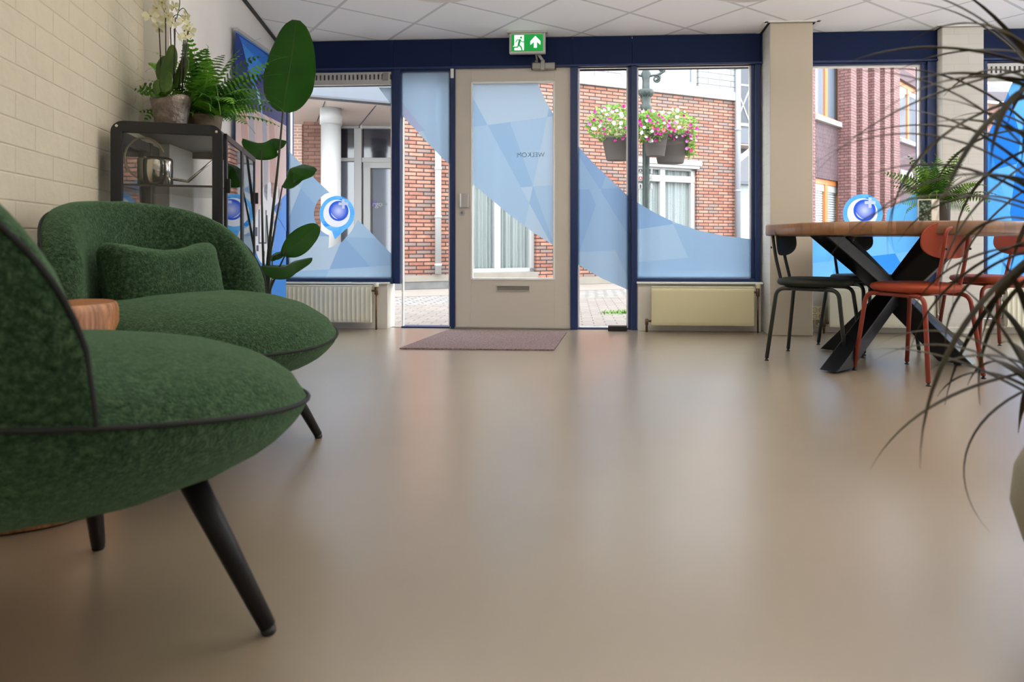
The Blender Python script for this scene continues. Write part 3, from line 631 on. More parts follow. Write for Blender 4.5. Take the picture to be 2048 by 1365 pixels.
# brick pier and glazing standing behind the column (plane roughly facing us)
FG=Frame((664-CX)/F*11.3,11.3,math.radians(3)); inv=FB.M.inverted()@FG.M
def gb(name,b,m,**k): return b.build(name,m,be,M=inv,**k)
vp=.35
b=MB(); b.fb(FG.U(607,vp),FG.U(668,vp),-.3,vp,0.04,zs); gb('brick_pier',b,'brick_brown')
b=MB(); b.fb(FG.U(480),FG.U(608),-.3,.1,0.04,zs); gb('side_wall',b,'brick_herring')
b=MB(); x0,x1,x2,x3,x4=[FG.U(p) for p in (668,709,717,724,830)]
z1=FG.Z(700,257); z2=FG.Z(700,316); z3=FG.Z(700,323)
b.fb(x0,x1+.08,-.1,0,z1,zs); b.fb(x1,x3,-.1,.03,0.04,z1); b.fb(x3,x4,-.1,.02,z1,zs); b.fb(x0,x1,-.1,.02,z2-.06,z2); 
z4=FG.Z(760,317); b.fb(x3,x4,-.1,.02,z4-.07,z4+.01); b.fb(x3+.03,x3+.03+.12,-.08,.035,.04,z4-.07); b.fb(x3+.05,x4,-.08,.035,z4-.17,z4-.07)
gb('glazing_frame',b,'white_paint',bevel=.006)
b=MB(); b.fb(x0,x1,-.06,-.05,z2,z1); b.fb(x3,x4,-.06,-.05,z4,z1); gb('upper_pane',b,'dark_pane')
b=MB(); b.fb(x0,x1,-.06,-.05,.04,z2); b.fb(x3,x4,-.06,-.05,.04,z4); gb('lower_pane',b,'grey_pane')
mat('purple_print',(96,84,150),.5); mat('grey_print',(150,152,158),.5)
b=MB(); disc(b,FG.U(748,.02),FG.Z(748,408),.055,-.045,-.04); gb('sign_disc',b,'purple_print')
text_mesh('sign_text','Argo',.13,'white_paint',be,inv@Matrix.Translation((FG.U(748,.02),.035,FG.Z(748,413)))@UPR)
text_mesh('sign_text','GGZ',.075,'grey_print',be,inv@Matrix.Translation((FG.U(763,.02),.035,FG.Z(763,412)))@UPR)
# ---- dark glazed corner with balcony right of the clinker house
bd=thing('balcony_building',FB.M,'grey building with railed balcony right of the zinc drainpipe','building')
v=-1.6; u0,u1=uB1+.06,FB.U(1560,v)
def zz(py,vv=v): return FB.Z(1490,py,vv)
b=MB(); b.fb(uB1+.0,u1,v-.9,v-.6,0,6.5); b.build('wall','grey_metal_dark',bd)
b=MB(); b.fb(u0,u1,v-.6,v,zz(287),zz(257)); b.build('balcony_slab','fascia_grey',bd)
b=MB(); b.fb(u0,u1,v-.6,v-.05,zz(287)-.03,zz(287)); b.build('slab_soffit','soffit',bd)
b=MB(); b.fb(u0,u1,v-.06,v-.02,zz(252),zz(246)); b.fb(u0,u1,v-.06,v-.02,zz(172),zz(168)); 
for k in range(int((u1-u0)/.42)): uu=u0+k*.42; b.bar((uu,-v+.04,zz(250)),(uu+.42,-v+.04,zz(170)),.03,.03); b.bar((uu+.42,-v+.04,zz(250)),(uu,-v+.04,zz(170)),.03,.03); b.fb(uu-.02,uu+.02,v-.06,v-.02,zz(257),zz(168))
b.build('railing','zinc',bd)
b=MB(); b.fb(uB1,u1,v-.55,v-.45,zz(365),zz(300)); b.build('dark_glazing','dark_pane',bd)
b=MB(); b.fb(uB1,u1,v-.6,v-.40,zz(365),zz(358)); b.build('transom','fascia_grey',bd)
b=MB(); b.fb(uB1,u1,v-.55,v-.5,.1,zz(365)); b.build('curtain','curtain',bd)
b=MB(); b.bar((FB.U(1474,-.3),.3,FB.Z(1474,323,-.3)),(FB.U(1512,-1.0),1.0,FB.Z(1512,291,-1.0)),.07,.07); b.build('strut','white_paint',bd)
# ---- building C: purple brick with ribs and orange windows
FC=Frame((1627-CX)/F*16,16,math.atan2(.736,.677))
bc=thing('purple_brick_building',FC.M,'tall purple brick building with ribbed piers and orange window frames outside','building')
U=FC.U; 
zt_=9.0  # unseen extra height, added to block sky from the floor's reflections
uu=[U(1600),U(1631),U(1691),U(1800),U(1845),U(2060)]
s1=FC.Z(1660,237); 
sill1=FC.Z(1665,241); t2=FC.Z(1660,359); sill3=FC.Z(1822,284); top3=FC.Z(1822,169)
b=MB(); b.fb(-1,uu[1],-.5,0,0,zt_); b.fb(uu[2],uu[3],-.5,0,0,zt_); b.fb(uu[1],uu[2],-.5,0,sill1+2.4,zt_); b.fb(uu[3],uu[4]+.35,-.5,0,top3+.35,zt_); b.fb(uu[4]+.35,U(1945),-.5,0,0,zt_); b.build('wall','brick_purple',bc)
for q in ((uu[1],uu[2],-.4,-.05,t2,sill1-.05),(uu[3],uu[4]+.35,-.4,-.05,.5,sill3-.05),(uu[3],uu[4]+.35,-.4,0,top3,top3+.35)): b=MB(); b.fb(*q); b.build('upright_brick_panel','brick_purple_upright',bc)
b=MB()
for a,c in ((1702,1713),(1725,1736),(1749,1760),(1770,1781),(1788,1798)):
    va=.28; a0,a1=U(a,va),U(c,va); b.prism([(a0-.0,0),(a1,0),(a1,zt_),(a0,zt_)],-.05,va)
b.build('pier_ribs','brick_purple',bc)
for (a,c,z0,z1,bl) in ((uu[1],uu[2],sill1,sill1+2.4,False),(uu[1],uu[2],.6,t2,True),(uu[3],uu[4]+.1,sill3,top3,False)):
    wd=window(bc,a,c,z0,z1,-.12,mull=[((a+c)/2,.16)],fw=.13,m='orange_wood',pane='grey_pane',blind=bl)
    if not bl: b=MB(); b.fb(a-.02,c+.15,-.2,.06,z0-.12,z0); b.build('sill','white_paint',wd)
    b=MB(); b.fb(a+.13,(a+c)/2-.08,-.19,-.15,z1-.3,z1-.13); b.fb((a+c)/2+.08,c-.13,-.19,-.15,z1-.3,z1-.13); b.build('roller_box','white_paint',wd)
text_mesh('sign_letters','yuno',.62,'white_paint',bc,Matrix.Translation((U(1801,.1),-.1,FC.Z(1802,357,.1)))@UPR@Matrix.Diagonal((1,1.0,1,1)),.02,'LEFT')
b=MB(); b.fb(-1.2,U(1945),-.6,.3,zt_,zt_+.2); b.build('roof_edge','roof_dark',bc)
# ---- gabled house far right
FE=Frame((1975-CX)/F*24,24,math.radians(18)); bf=thing('gabled_house',FE.M,'distant brick house with dark sloping roof behind the far right window','building')
b=MB(); zl=FE.Z(1975,206); b.fb(-2,9,-3,0,0,zl); b.build('wall','brick_brown',bf)
b=MB(); b.add([(-2.2,-.3,zl),(9,-.3,zl+.0),(9,3,zl+2),(-2.2,3,zl+1.2),(-2.2,-.3,zl+.2),(9,-.3,zl+.9)],[(0,1,5,4),(4,5,2,3),(0,4,3),(1,2,5)]); b.build('roof','roof_dark',bf)
window(bf,FE.U(1962),FE.U(1975),FE.Z(1968,245),FE.Z(1968,212),.04,mull=[],fw=.1)
window(bf,FE.U(1999),FE.U(2010),FE.Z(2004,255),FE.Z(2004,205),.04,mull=[],fw=.14)
# ---- ornate lamp post with hanging planters
LX=camp(1292,482,8.0); lp=thing('street_lamp_post',Matrix.Translation((LX.x,LX.y,-.012)),'ornate dark green cast iron lamp post in the street','lamp post')
s=8.0/F
def zl_(py): return CH+(HY-py)*s+.012
def rp(px): return px*s
b=MB(); prof=[(rp(9),.0),(rp(9),.5),(rp(7),.55),(rp(7.2),zl_(330)),(rp(7.2),zl_(240)),(rp(9),zl_(222)),(rp(12),zl_(214)),(rp(8),zl_(208)),(rp(10),zl_(202)),(rp(9),zl_(196)),(rp(14),zl_(190)),(rp(16),zl_(184)),(rp(14.5),zl_(180)),(rp(8),zl_(178)),(rp(7.5),zl_(160)),(rp(10),zl_(148)),(rp(7),zl_(142)),(rp(6.5),zl_(134)),(rp(8),zl_(120)),(rp(5),zl_(90)),(rp(4),zl_(40))]
b.lathe((0,0,0),prof,24); 
for k in range(12): a=2*PI*k/12; b.tube([(rp(9)*math.cos(a),rp(9)*math.sin(a),zl_(194)),(rp(15.5)*math.cos(a),rp(15.5)*math.sin(a),zl_(185))],rp(2),6)
b.build('pole','lantern_green',lp)
def scroll(sgn,yy=0):
    pts=[]
    for k in range(30): a=k/29*3.2*PI; r=rp(8)*(1-.8*k/29); pts.append((sgn*(rp(21)+r*math.sin(a)),yy,zl_(158)+r*math.cos(a)))
    main=[(sgn*rp(6),yy,zl_(153)),(sgn*rp(14),yy,zl_(151)),(sgn*rp(22),yy,zl_(150))]+[(sgn*(rp(31)+rp(7)*(1-.8*k/14)*math.cos(-.9+k/14*2.6*PI)),yy,zl_(138)+rp(7)*(1-.8*k/14)*math.sin(-.9+k/14*2.6*PI)) for k in range(15)]
    return smooth_curve(main,6),pts
for sgn in (-1,1):
    m,p=scroll(sgn); b=MB(); b.tube(m,rp(2.2),8); b.tube(p,rp(2),8); b.tube([(sgn*rp(36),0,zl_(137)),(sgn*rp(42),0,zl_(139))],[rp(2),rp(.5)],8); b.build('scroll_arm','lantern_green',lp)
mat('sign_red',(190,60,50),.5)
for k,(y,c) in enumerate(((342,'black'),(357,'sign_red'),(373,'black'))):
    b=MB(); b.box(rp(-16),rp(-7),-.02,0,zl_(y+5.5),zl_(y-5.5)); b.box(rp(-7),rp(12),-.012,-.004,zl_(y+1),zl_(y-1)); b.box(rp(9),rp(13),-.02,0,zl_(y+6),zl_(y-6))
    o=b.build('route_sign','white_paint',lp,bevel=.004); b=MB(); disc(b,0,0,rp(3.6),0,.004,0,20) if k<2 else b.box(rp(-1),rp(1),-.004,0,rp(-3.5),rp(3.5)); b.build('symbol',c,o,M=Matrix.Translation((rp(-11.5),-.021,zl_(y))))
    if k<2: b=MB(); b.prism([(rp(-2.4),rp(-2)),(rp(2.4),rp(-2)),(0,rp(2.8))],.004,.007); b.build('symbol','white_paint',o,M=Matrix.Translation((rp(-11.5),-.021,zl_(y))))
# planters with petunias: half-shells hung on both sides
leaf_mat('petunia_leaf',(96,140,50),(150,190,84),.5,.4,12); mat('petal_white',(240,240,240),.6); mat('petal_magenta',(196,34,140),.6); mat('petal_salmon',(236,130,110),.6); mat('petal_pink',(220,120,190),.6)
def planter(dx,dy,wid,ztop,zbot,label,fx0,fx1,fy0,fy1,seed,trail=0):
    rnd=random.Random(seed); t=thing('hanging_planter',Matrix.Translation((LX.x+dx,LX.y+dy,zbot)),label,'planter','planters on the lamp post')
    b=MB(); h=ztop-zbot; b.lathe((0,0,0),[(wid*.33,0),(wid*.36,.01),(wid*.5,h*.93),(wid*.53,h*.94),(wid*.53,h),(wid*.45,h),(wid*.45,h*.9)],28,capb=True,capt=True,sy=.6)
    for k in range(5): z=h*(.2+.15*k)
    b.build('box','planter_plastic',t)
    g=MB(); fl={0:MB(),1:MB(),2:MB(),3:MB()}
    def pt():
        while True:
            x=rnd.uniform(-1,1); z=rnd.uniform(-1,1)
            if x*x+z*z<1: return x,z
    cx,cz=(fx0+fx1)/2,(fy0+fy1)/2; hx,hz=(fx1-fx0)/2,(fy1-fy0)/2
    for k in range(1300):
        x,z=pt(); y=rnd.uniform(-1,1)*math.sqrt(max(0,1-x*x-z*z)); p=Vector((cx+x*hx,y*.26,cz+z*hz))
        if trail and rnd.random()<.3: p=Vector((cx+hx*(.55+.35*rnd.random())*trail,y*.2,cz-hz*rnd.uniform(.2,1.7)))
        a=Vector((rnd.gauss(0,1),rnd.gauss(0,1),rnd.gauss(0,.7))).normalized(); c=a.cross(Vector((rnd.gauss(0,1),rnd.gauss(0,1),1))).normalized(); L=rnd.uniform(.026,.048); w=L*.38
        g.add([p,p+a*L*.5+c*w,p+a*L,p+a*L*.5-c*w],[(0,1,2,3)],0)
    for k in range(46):
        x,z=pt(); r_=math.sqrt(x*x+z*z); p=Vector((cx+x*hx,-.27*math.sqrt(max(0,1-r_*r_))-.02,cz+z*hz))
        if trail and rnd.random()<.35: p=Vector((cx+hx*(.5+.4*rnd.random())*trail,-.18,cz-hz*rnd.uniform(.2,1.6)))
        d=Vector((rnd.gauss(0,.5),-1,rnd.gauss(.3,.4))).normalized(); e=d.orthogonal().normalized(); f=d.cross(e); R=rnd.uniform(.016,.028)
        q=rnd.random(); kk=0 if q<.5 else 1 if q<.82 else 2 if q<.9 else 3
        if p.x>cx+hx*.2 and q<.35: kk=1
        ring=[p+(e*math.cos(2*PI*i/10)+f*math.sin(2*PI*i/10))*R*(1 if i%2 else .82)+d*.008 for i in range(10)]
        fl[kk].add([p-d*.012]+ring,[(0,i+1,(i+1)%10+1) for i in range(10)],0)
    tag(g.build('foliage','petunia_leaf',t,recalc=False),kind='stuff')
    for kk,(m,nm) in enumerate((('petal_white','white flowers'),('petal_magenta','magenta flowers'),('petal_salmon','salmon flowers'),('petal_pink','pink flowers'))):
        if fl[kk].v: tag(fl[kk].build('petunias',m,t,recalc=False),nm,kind='stuff')
def zr(py): return CH+(HY-py)*s
zb_=zr(322); 
planter(-58*s,.0,60*s,zr(275),zr(322),'brown planter of white and pink petunias left of the lamp post',-60*s,50*s,35*s,112*s,3)
planter(14*s,-.22,50*s,zr(272),zr(318),'brown planter of magenta petunias in front of the lamp post',-50*s,30*s,25*s,88*s,4)
planter(50*s,.04,74*s,zr(268),zr(327),'largest brown planter with trailing flowers right of the lamp post',-45*s,52*s,40*s,108*s,5,1)

ALB[0]=1.0
# ================================================================== FURNITURE
def boucle(name,dark,mid,light,sc=260):
    m,nt,b=nmat(name); N=nt.nodes;L=nt.links
    tc=N.new('ShaderNodeTexCoord'); n=N.new('ShaderNodeTexNoise'); n.inputs['Scale'].default_value=sc*.4; n.inputs['Detail'].default_value=6; n.inputs['Roughness'].default_value=.7; L.new(tc.outputs['Object'],n.inputs[0])
    r=N.new('ShaderNodeValToRGB'); e=r.color_ramp.elements; e[0].position=.32; e[0].color=lin(dark); e[1].position=.7; e[1].color=lin(light); k=e.new(.5); k.color=lin(mid)
    L.new(n.outputs['Fac'],r.inputs[0]); L.new(r.outputs[0],b.inputs['Base Color']); b.inputs['Roughness'].default_value=.95; b.inputs['Specular IOR Level'].default_value=.1
    b.inputs['Sheen Weight'].default_value=.6; b.inputs['Sheen Roughness'].default_value=.4; b.inputs['Sheen Tint'].default_value=lin((150,190,150))
    v=N.new('ShaderNodeTexNoise'); v.inputs['Scale'].default_value=sc; v.inputs['Detail'].default_value=3; L.new(tc.outputs['Object'],v.inputs[0])
    k=N.new('ShaderNodeBump'); k.inputs['Strength'].default_value=1; k.inputs['Distance'].default_value=.006; L.new(v.outputs['Fac'],k.inputs['Height']); L.new(k.outputs[0],b.inputs['Normal'])
boucle('boucle_green',(20,36,22),(42,64,42),(80,104,74))
mat('piping_dark',(14,18,15),.8); mat('leg_black',(16,15,17),.45,spec=.3)
def fuzz(v,a=.004,f=22):
    n=noise.noise_vector(Vector(v)*f); return Vector(v)+n*a
def armchair(x,y,face,label,legs=(-58,58,138,222),BH=.365):
    t=thing('armchair',rotm(x,y,face),label,'armchair','green boucle armchairs')
    def seam_z(th): return .405+.055*(1-math.cos(th))/2-.03*math.cos(th)      # lowest in front
    def seam_r(th): return .395+.018*max(0,math.cos(th))**1.5
    n=72
    # lower bowl + seat cushion in one lens-shaped body
    rows=[]
    for k in range(0,15):      # underside
        q=k/14; rr=.17+(1-.17/.4)*.4*math.sin(q*PI/2)**.9 if 0 else None
        row=[]
        for i in range(n):
            th=2*PI*i/n; R=seam_r(th); zs=seam_z(th); a=q*PI/2
            r_=.13+(R-.13)*math.sin(a)**.85; z=zs-(zs-.265)*math.cos(a)**1.25
            row.append(fuzz((r_*math.cos(th),r_*math.sin(th),z),.003))
        rows.append(row)
    b=MB(); b.grid(rows,0,True,True); b.add([rows[0][i] for i in range(n)],[tuple(range(n))],0,True)
    b.build('shell_base','boucle_green',t)
    rows=[]
    for k in range(0,17):
        q=1-k/16; row=[]
        for i in range(n):
            th=2*PI*i/n; R=seam_r(th)-.002; zs=seam_z(th)+.002
            h=.112*(1-q**2.3)**.62*(1+.30*q*math.cos(th)*(1 if math.cos(th)>0 else 1.6))
            row.append(fuzz((q*R*math.cos(th),q*R*math.sin(th),zs*q+(1-q)*.418+h),.0035,16))
        rows.append(row)
    b=MB(); b.grid(rows,0,True,True); b.build('seat_cushion','boucle_green',t)
    b=MB(); b.tube([(seam_r(a)*math.cos(a)*1.004,seam_r(a)*math.sin(a)*1.004,seam_z(a)) for a in [2*PI*i/n for i in range(n)]],.0042,8,closed=True); b.build('seam_piping','piping_dark',t)
    # wrap-around back
    W_=math.radians(74); nt_=64; ns=30; rows=[]; edge=[]
    for i in range(nt_+1):
        s=-1+2*i/nt_; s_=math.sin(s*PI/2)*.35+s*.65; th=PI+s_*W_
        prof=max(0,1-abs(s_)**3.3)**.5
        zb=seam_z(th)-.012; zt=zb+.03+BH*prof
        ro=seam_r(th)+.004; flare=.028*prof; ri=ro-.105*(.35+.65*min(1,prof*1.6)); 
        row=[]
        H_=zt-zb
        for k in range(ns):
            a=2*PI*k/ns; ca,sa=math.cos(a),math.sin(a)
            # superellipse cross-section between ri..ro, zb..zt
            e=.55; cx=(ro+ri)/2; hw=(ro-ri)/2; cz=(zb+zt)/2; hh=H_/2
            rr=cx+hw*(abs(ca)**e)*(1 if ca>0 else -1); zz_=cz+hh*(abs(sa)**e)*(1 if sa>0 else -1)
            rr+=flare*((zz_-zb)/max(H_,.01))**1.4
            row.append(fuzz((rr*math.cos(th),rr*math.sin(th),zz_),.003))
        rows.append(row)
        ca,sa=math.cos(math.radians(52)),math.sin(math.radians(52)); zz_=cz+hh*sa**e; rr=cx+hw*ca**e+flare*((zz_-zb)/max(H_,.01))**1.4+.002; edge.append((rr*math.cos(th),rr*math.sin(th),zz_+.001))
    b=MB(); b.grid(rows,0,True,True); b.add(rows[0],[tuple(range(ns))],0,True); b.add(rows[-1],[tuple(range(ns))],0,True)
    b.build('backrest','boucle_green',t)
    lo0=(seam_r(PI-W_)*math.cos(PI-W_),seam_r(PI-W_)*math.sin(PI-W_),seam_z(PI-W_)); lo1=(lo0[0],-lo0[1],lo0[2])
    b=MB(); b.tube([lo0]+edge+[lo1],.0042,8); b.build('back_piping','piping_dark',t)
    for a in legs:
        a=math.radians(a); c,s=math.cos(a),math.sin(a); b=MB()
        b.tube([(c*.205,s*.205,.325),(c*.366,s*.366,.012)],[.0235,.0135],20); l=b.build('leg','leg_black',t)
        b=MB(); b.lathe((c*.367,s*.367,0),[(.011,0),(.013,.004),(.011,.013)],16); b.build('glide','black',l)
    return t
def pillow(M,w,h,d,label):
    n=28; rows=[]; rb=[]
    for side in (1,-1):
        R_=[]
        for i in range(n+1):
            row=[]
            for j in range(n+1):
                u=-1+2*i/n; v=-1+2*j/n
                p=max(0,(1-u**4)*(1-v**4))**.5
                x=u*w/2*(1-.05*(1-v*v))*(1-.09*v**8); z=(1-.12*u**8)*v*h/2*(1-.34*(1-u*u)*(1 if v>0 else .2))
                row.append(fuzz((x,side*(d/2)*p,z),.003))
            R_.append(row)
        rows.append(R_)
    b=MB(); b.grid(rows[0]); b.grid(rows[1]); o=b.build('cushion','boucle_green',M=M)
    return tag(o,label,'cushion')
armchair(-.905,1.18,math.radians(58.8),'nearest green boucle armchair, cut off by the left edge of the photo')
armchair(-1.18,2.13,math.radians(-20),'farther green boucle armchair holding the small cushion, facing the room',(-41,59,138,222),.325)
pm=rotm(-1.18,2.13,math.radians(-20))@Matrix.Translation((-.165,0.0,.583))@Matrix.Rotation(math.radians(90),4,'Z')@Matrix.Rotation(math.radians(-14),4,'X')
pillow(pm,.41,.26,.17,'small green boucle cushion leaning in the farther armchair')
# wooden stump table
def wood(name,c1,c2,scale=(1,1,1),ws=3,rough=.45,dist=4,dirn='Z'):
    m,nt,b=nmat(name); N=nt.nodes;L=nt.links
    tc=N.new('ShaderNodeTexCoord'); mp=N.new('ShaderNodeMapping'); mp.inputs['Scale'].default_value=scale; L.new(tc.outputs['Object'],mp.inputs[0])
    w=N.new('ShaderNodeTexNoise'); w.inputs['Scale'].default_value=ws; w.inputs['Detail'].default_value=8; w.inputs['Distortion'].default_value=dist; L.new(mp.outputs[0],w.inputs[0])
    r=N.new('ShaderNodeValToRGB'); r.color_ramp.elements[0].position=.3; r.color_ramp.elements[1].position=.7; r.color_ramp.elements[0].color=lin(c1); r.color_ramp.elements[1].color=lin(c2); L.new(w.outputs['Fac'],r.inputs[0]); L.new(r.outputs[0],b.inputs['Base Color']); b.inputs['Roughness'].default_value=rough
wood('stump_wood',(120,72,40),(186,128,84),(6,6,1.2),3)
t=thing('stump_side_table',rotm(-1.375,1.735,0),'round solid wood stump side table between the two green armchairs','side table')
b=MB(); rows=[]
for z,r in ((0.004,.162),(.02,.167),(.10,.167),(.3,.163),(.515,.162),(.53,.159),(.536,.154)):
    rows.append([(r*(1+.02*math.sin(3*a+.5)+.012*math.sin(7*a))*math.cos(a),r*(1+.02*math.sin(3*a+.5)+.012*math.sin(7*a))*math.sin(a),z) for a in [2*PI*i/64 for i in range(64)]])
b.grid(rows,0,True,True); b.add(rows[0],[tuple(range(64))]); b.add(rows[-1],[tuple(range(64))]); b.build('stump','stump_wood',t)
b=MB(); b.lathe((0,0,0),[(.155,0),(.155,.006)],48); b.build('felt_base','black',t)
# ---- dining table
TC=Vector((1.92,3.97))
def plank_mat():
    m,nt,b=nmat('oak_top'); N=nt.nodes;L=nt.links
    tc=N.new('ShaderNodeTexCoord'); t=N.new('ShaderNodeTexBrick'); t.offset=.37; t.inputs['Scale'].default_value=1; t.inputs['Brick Width'].default_value=.42; t.inputs['Row Height'].default_value=.045; t.inputs['Mortar Size'].default_value=.0006
    t.inputs['Color1'].default_value=lin((110,74,46)); t.inputs['Color2'].default_value=lin((146,104,68)); t.inputs['Mortar'].default_value=lin((110,76,48)); L.new(tc.outputs['Object'],t.inputs[0])
    mp=N.new('ShaderNodeMapping'); mp.inputs['Scale'].default_value=(3,30,12); L.new(tc.outputs['Object'],mp.inputs[0])
    n=N.new('ShaderNodeTexNoise'); n.inputs['Scale'].default_value=2; n.inputs['Detail'].default_value=6; L.new(mp.outputs[0],n.inputs[0])
    mx=N.new('ShaderNodeMix'); mx.data_type='RGBA'; mx.blend_type='OVERLAY'; mx.inputs[0].default_value=.35; L.new(t.outputs['Color'],mx.inputs[6]); L.new(n.outputs['Fac'],mx.inputs[7]); L.new(mx.outputs[2],b.inputs['Base Color']); b.inputs['Roughness'].default_value=.35
plank_mat()
mat('black_steel',(10,11,15),.36,spec=.35,bump=.03,bs=60)
t=thing('round_dining_table',rotm(TC.x,TC.y,math.radians(-12)),'round oak dining table on crossed black steel legs','table')
RT=.725; b=MB(); b.lathe((0,0,0),[(RT-.03,.728),(RT-.004,.733),(RT,.742),(RT,.792),(RT-.006,.798),(RT-.012,.80)],96); b.build('tabletop','oak_top',t,recalc=True)
Mi=t.matrix_basis.inverted() if 0 else rotm(TC.x,TC.y,math.radians(-12)).inverted()
feet=[flo(1672,743),flo(1915,729),flo(1672,703),flo(1905,694)]
feet=[Mi@Vector((p.x,p.y,0)) for p in feet]
tops=[None]*4
cc=Vector((1.94,4.0,0)); cl_=Mi@cc
for k,f in enumerate(feet):
    d=(cl_-f); top=f+d*2.0; top=Vector((top.x,top.y,.728)); 
    if top.xy.length>.62: top=Vector((*(top.xy.normalized()*.62),.728))
    b=MB(); f0=Vector((f.x,f.y,.0)); dirh=Vector((top.x-f0.x,top.y-f0.y,0)).normalized(); side=Vector((-dirh.y,dirh.x,0))
    W2,H2=.052,.085 # half width, half run (horizontal cut)
    vs=[]
    for c_,z in ((f0,.012),(top,.728)):
        for i,j in ((-1,-1),(1,-1),(1,1),(-1,1)): vs.append(Vector((c_.x,c_.y,z))+side*W2*i+dirh*H2*j)
    b.add(vs,[(3,2,1,0),(4,5,6,7),(0,1,5,4),(1,2,6,5),(2,3,7,6),(3,0,4,7)]); l=b.build('leg','black_steel',t,bevel=.006)
    b=MB(); b.lathe((f.x,f.y,0),[(.02,0),(.02,.013)],16); b.build('levelling_foot','black',l)
# ---- side chairs
mat('seat_green',(34,40,30),.6,bump=.1,bs=200,spec=.3); mat('frame_green',(30,34,30),.45)
mat('seat_orange',(150,60,30),.6,bump=.1,bs=200,spec=.3); mat('frame_orange',(134,46,24),.45)
def side_chair(x,y,face,label,sm,fm,group):
    t=thing('dining_chair',rotm(x,y,face),label,'chair',group)
    n=56
    def se(a,rx,ry,e=.72): c,s=math.cos(a),math.sin(a); return (rx*abs(c)**e*(1 if c>0 else -1),ry*abs(s)**e*(1 if s>0 else -1))
    b=MB(); rows=[]
    for q,z in ((.55,.438),(.93,.44),(.985,.449),(1,.46),(.97,.474),(.88,.480),(.5,.4825),(.0,.483)):
        rows.append([(*se(2*PI*i/n,.205*q+1e-4,.205*q+1e-4),z) for i in range(n)])
    b.grid(rows,0,True,True); b.add(rows[0],[tuple(range(n))]); b.build('seat',sm,t)
    r=.0115; zt=.424
    for s in (-1,1):       # two hoops, left and right; each leg its own piece from the bend down
        b=MB(); b.tube([(-.10,s*.165,zt),(.10,s*.165,zt)],r,12); b.build('seat_rail',fm,t)
        for f in (-1,1):
            pts=round_corner([(f*.09,s*.165,zt),(f*.172,s*.17,zt),(f*.22,s*.205,.016)],.05,8); b=MB(); b.tube(pts,r,12); l=b.build('leg',fm,t)
            b=MB(); b.lathe((f*.2205,s*.2055,0),[(.012,0),(.012,.005),(.007,.006),(.007,.016)],12); b.build('glide','black',l)
    b=MB()
    for f in (-1,1): b.tube([(f*.06,-.165,zt),(f*.06,.165,zt)],.009,10)
    b.box(-.07,.07,-.165,.165,zt+.008,zt+.014); b.build('cross_bars',fm,t)
    # back hoop
    pts=round_corner([(-.05,-.09,.432),(-.165,-.09,.436),(-.205,-.087,.60),(-.229,-.085,.767),(-.229,.085,.767),(-.205,.087,.60),(-.165,.09,.436),(-.05,.09,.432)],.045,8)
    b=MB(); b.tube(pts,.0095,12); b.build('back_frame',fm,t)
    # bean-shaped curved back plate
    rows=[]
    for side in (0,1):
        R_=[]
        for j in range(13):
            q=1-j/12
            row=[]
            for i in range(n):
                a=2*PI*i/n; yy,zz_=se(a,.188*max(q,.001),.094*max(q,.001),.8)
                zz_-= .012*(yy/.19)**2*0
                xx=-.203-.12*(zz_)*1.0+ .9*yy*yy + (0 if side==0 else .02)*(1-q**6*.6)
                row.append((xx,yy,.705+zz_))
            R_.append(row)
        rows.append(R_)
    b=MB(); b.grid(rows[0],0,True,True); b.grid(rows[1],0,True,True); b.grid([rows[0][0],rows[1][0]],0,True,True); bp=b.build('backrest',sm,t)
    for yy,zz_ in ((-.088,.66),(.088,.66),(0,.767)):
        b=MB(); b.lathe((0,0,0),[(.006,0),(.006,.006)],10); b.build('bolt','black',bp,M=Matrix.Translation((-.228 if zz_<.7 else -.239,yy,zz_))@Matrix.Rotation(-PI/2,4,'Y'))
    return t
side_chair(1.445,3.93,math.radians(-35),'dark green metal-frame dining chair at the left end of the round table','seat_green','frame_green','dark green chairs')
side_chair(1.93,4.33,math.radians(-74),'dark green dining chair behind the round table, seen through its crossed legs','seat_green','frame_green','dark green chairs')
side_chair(1.815,3.485,math.radians(115),'orange dining chair in front of the round table, its back to the camera','seat_orange','frame_orange','orange chairs')
side_chair(2.66,4.22,math.radians(184),'orange dining chair at the right end of the round table','seat_orange','frame_orange','orange chairs')
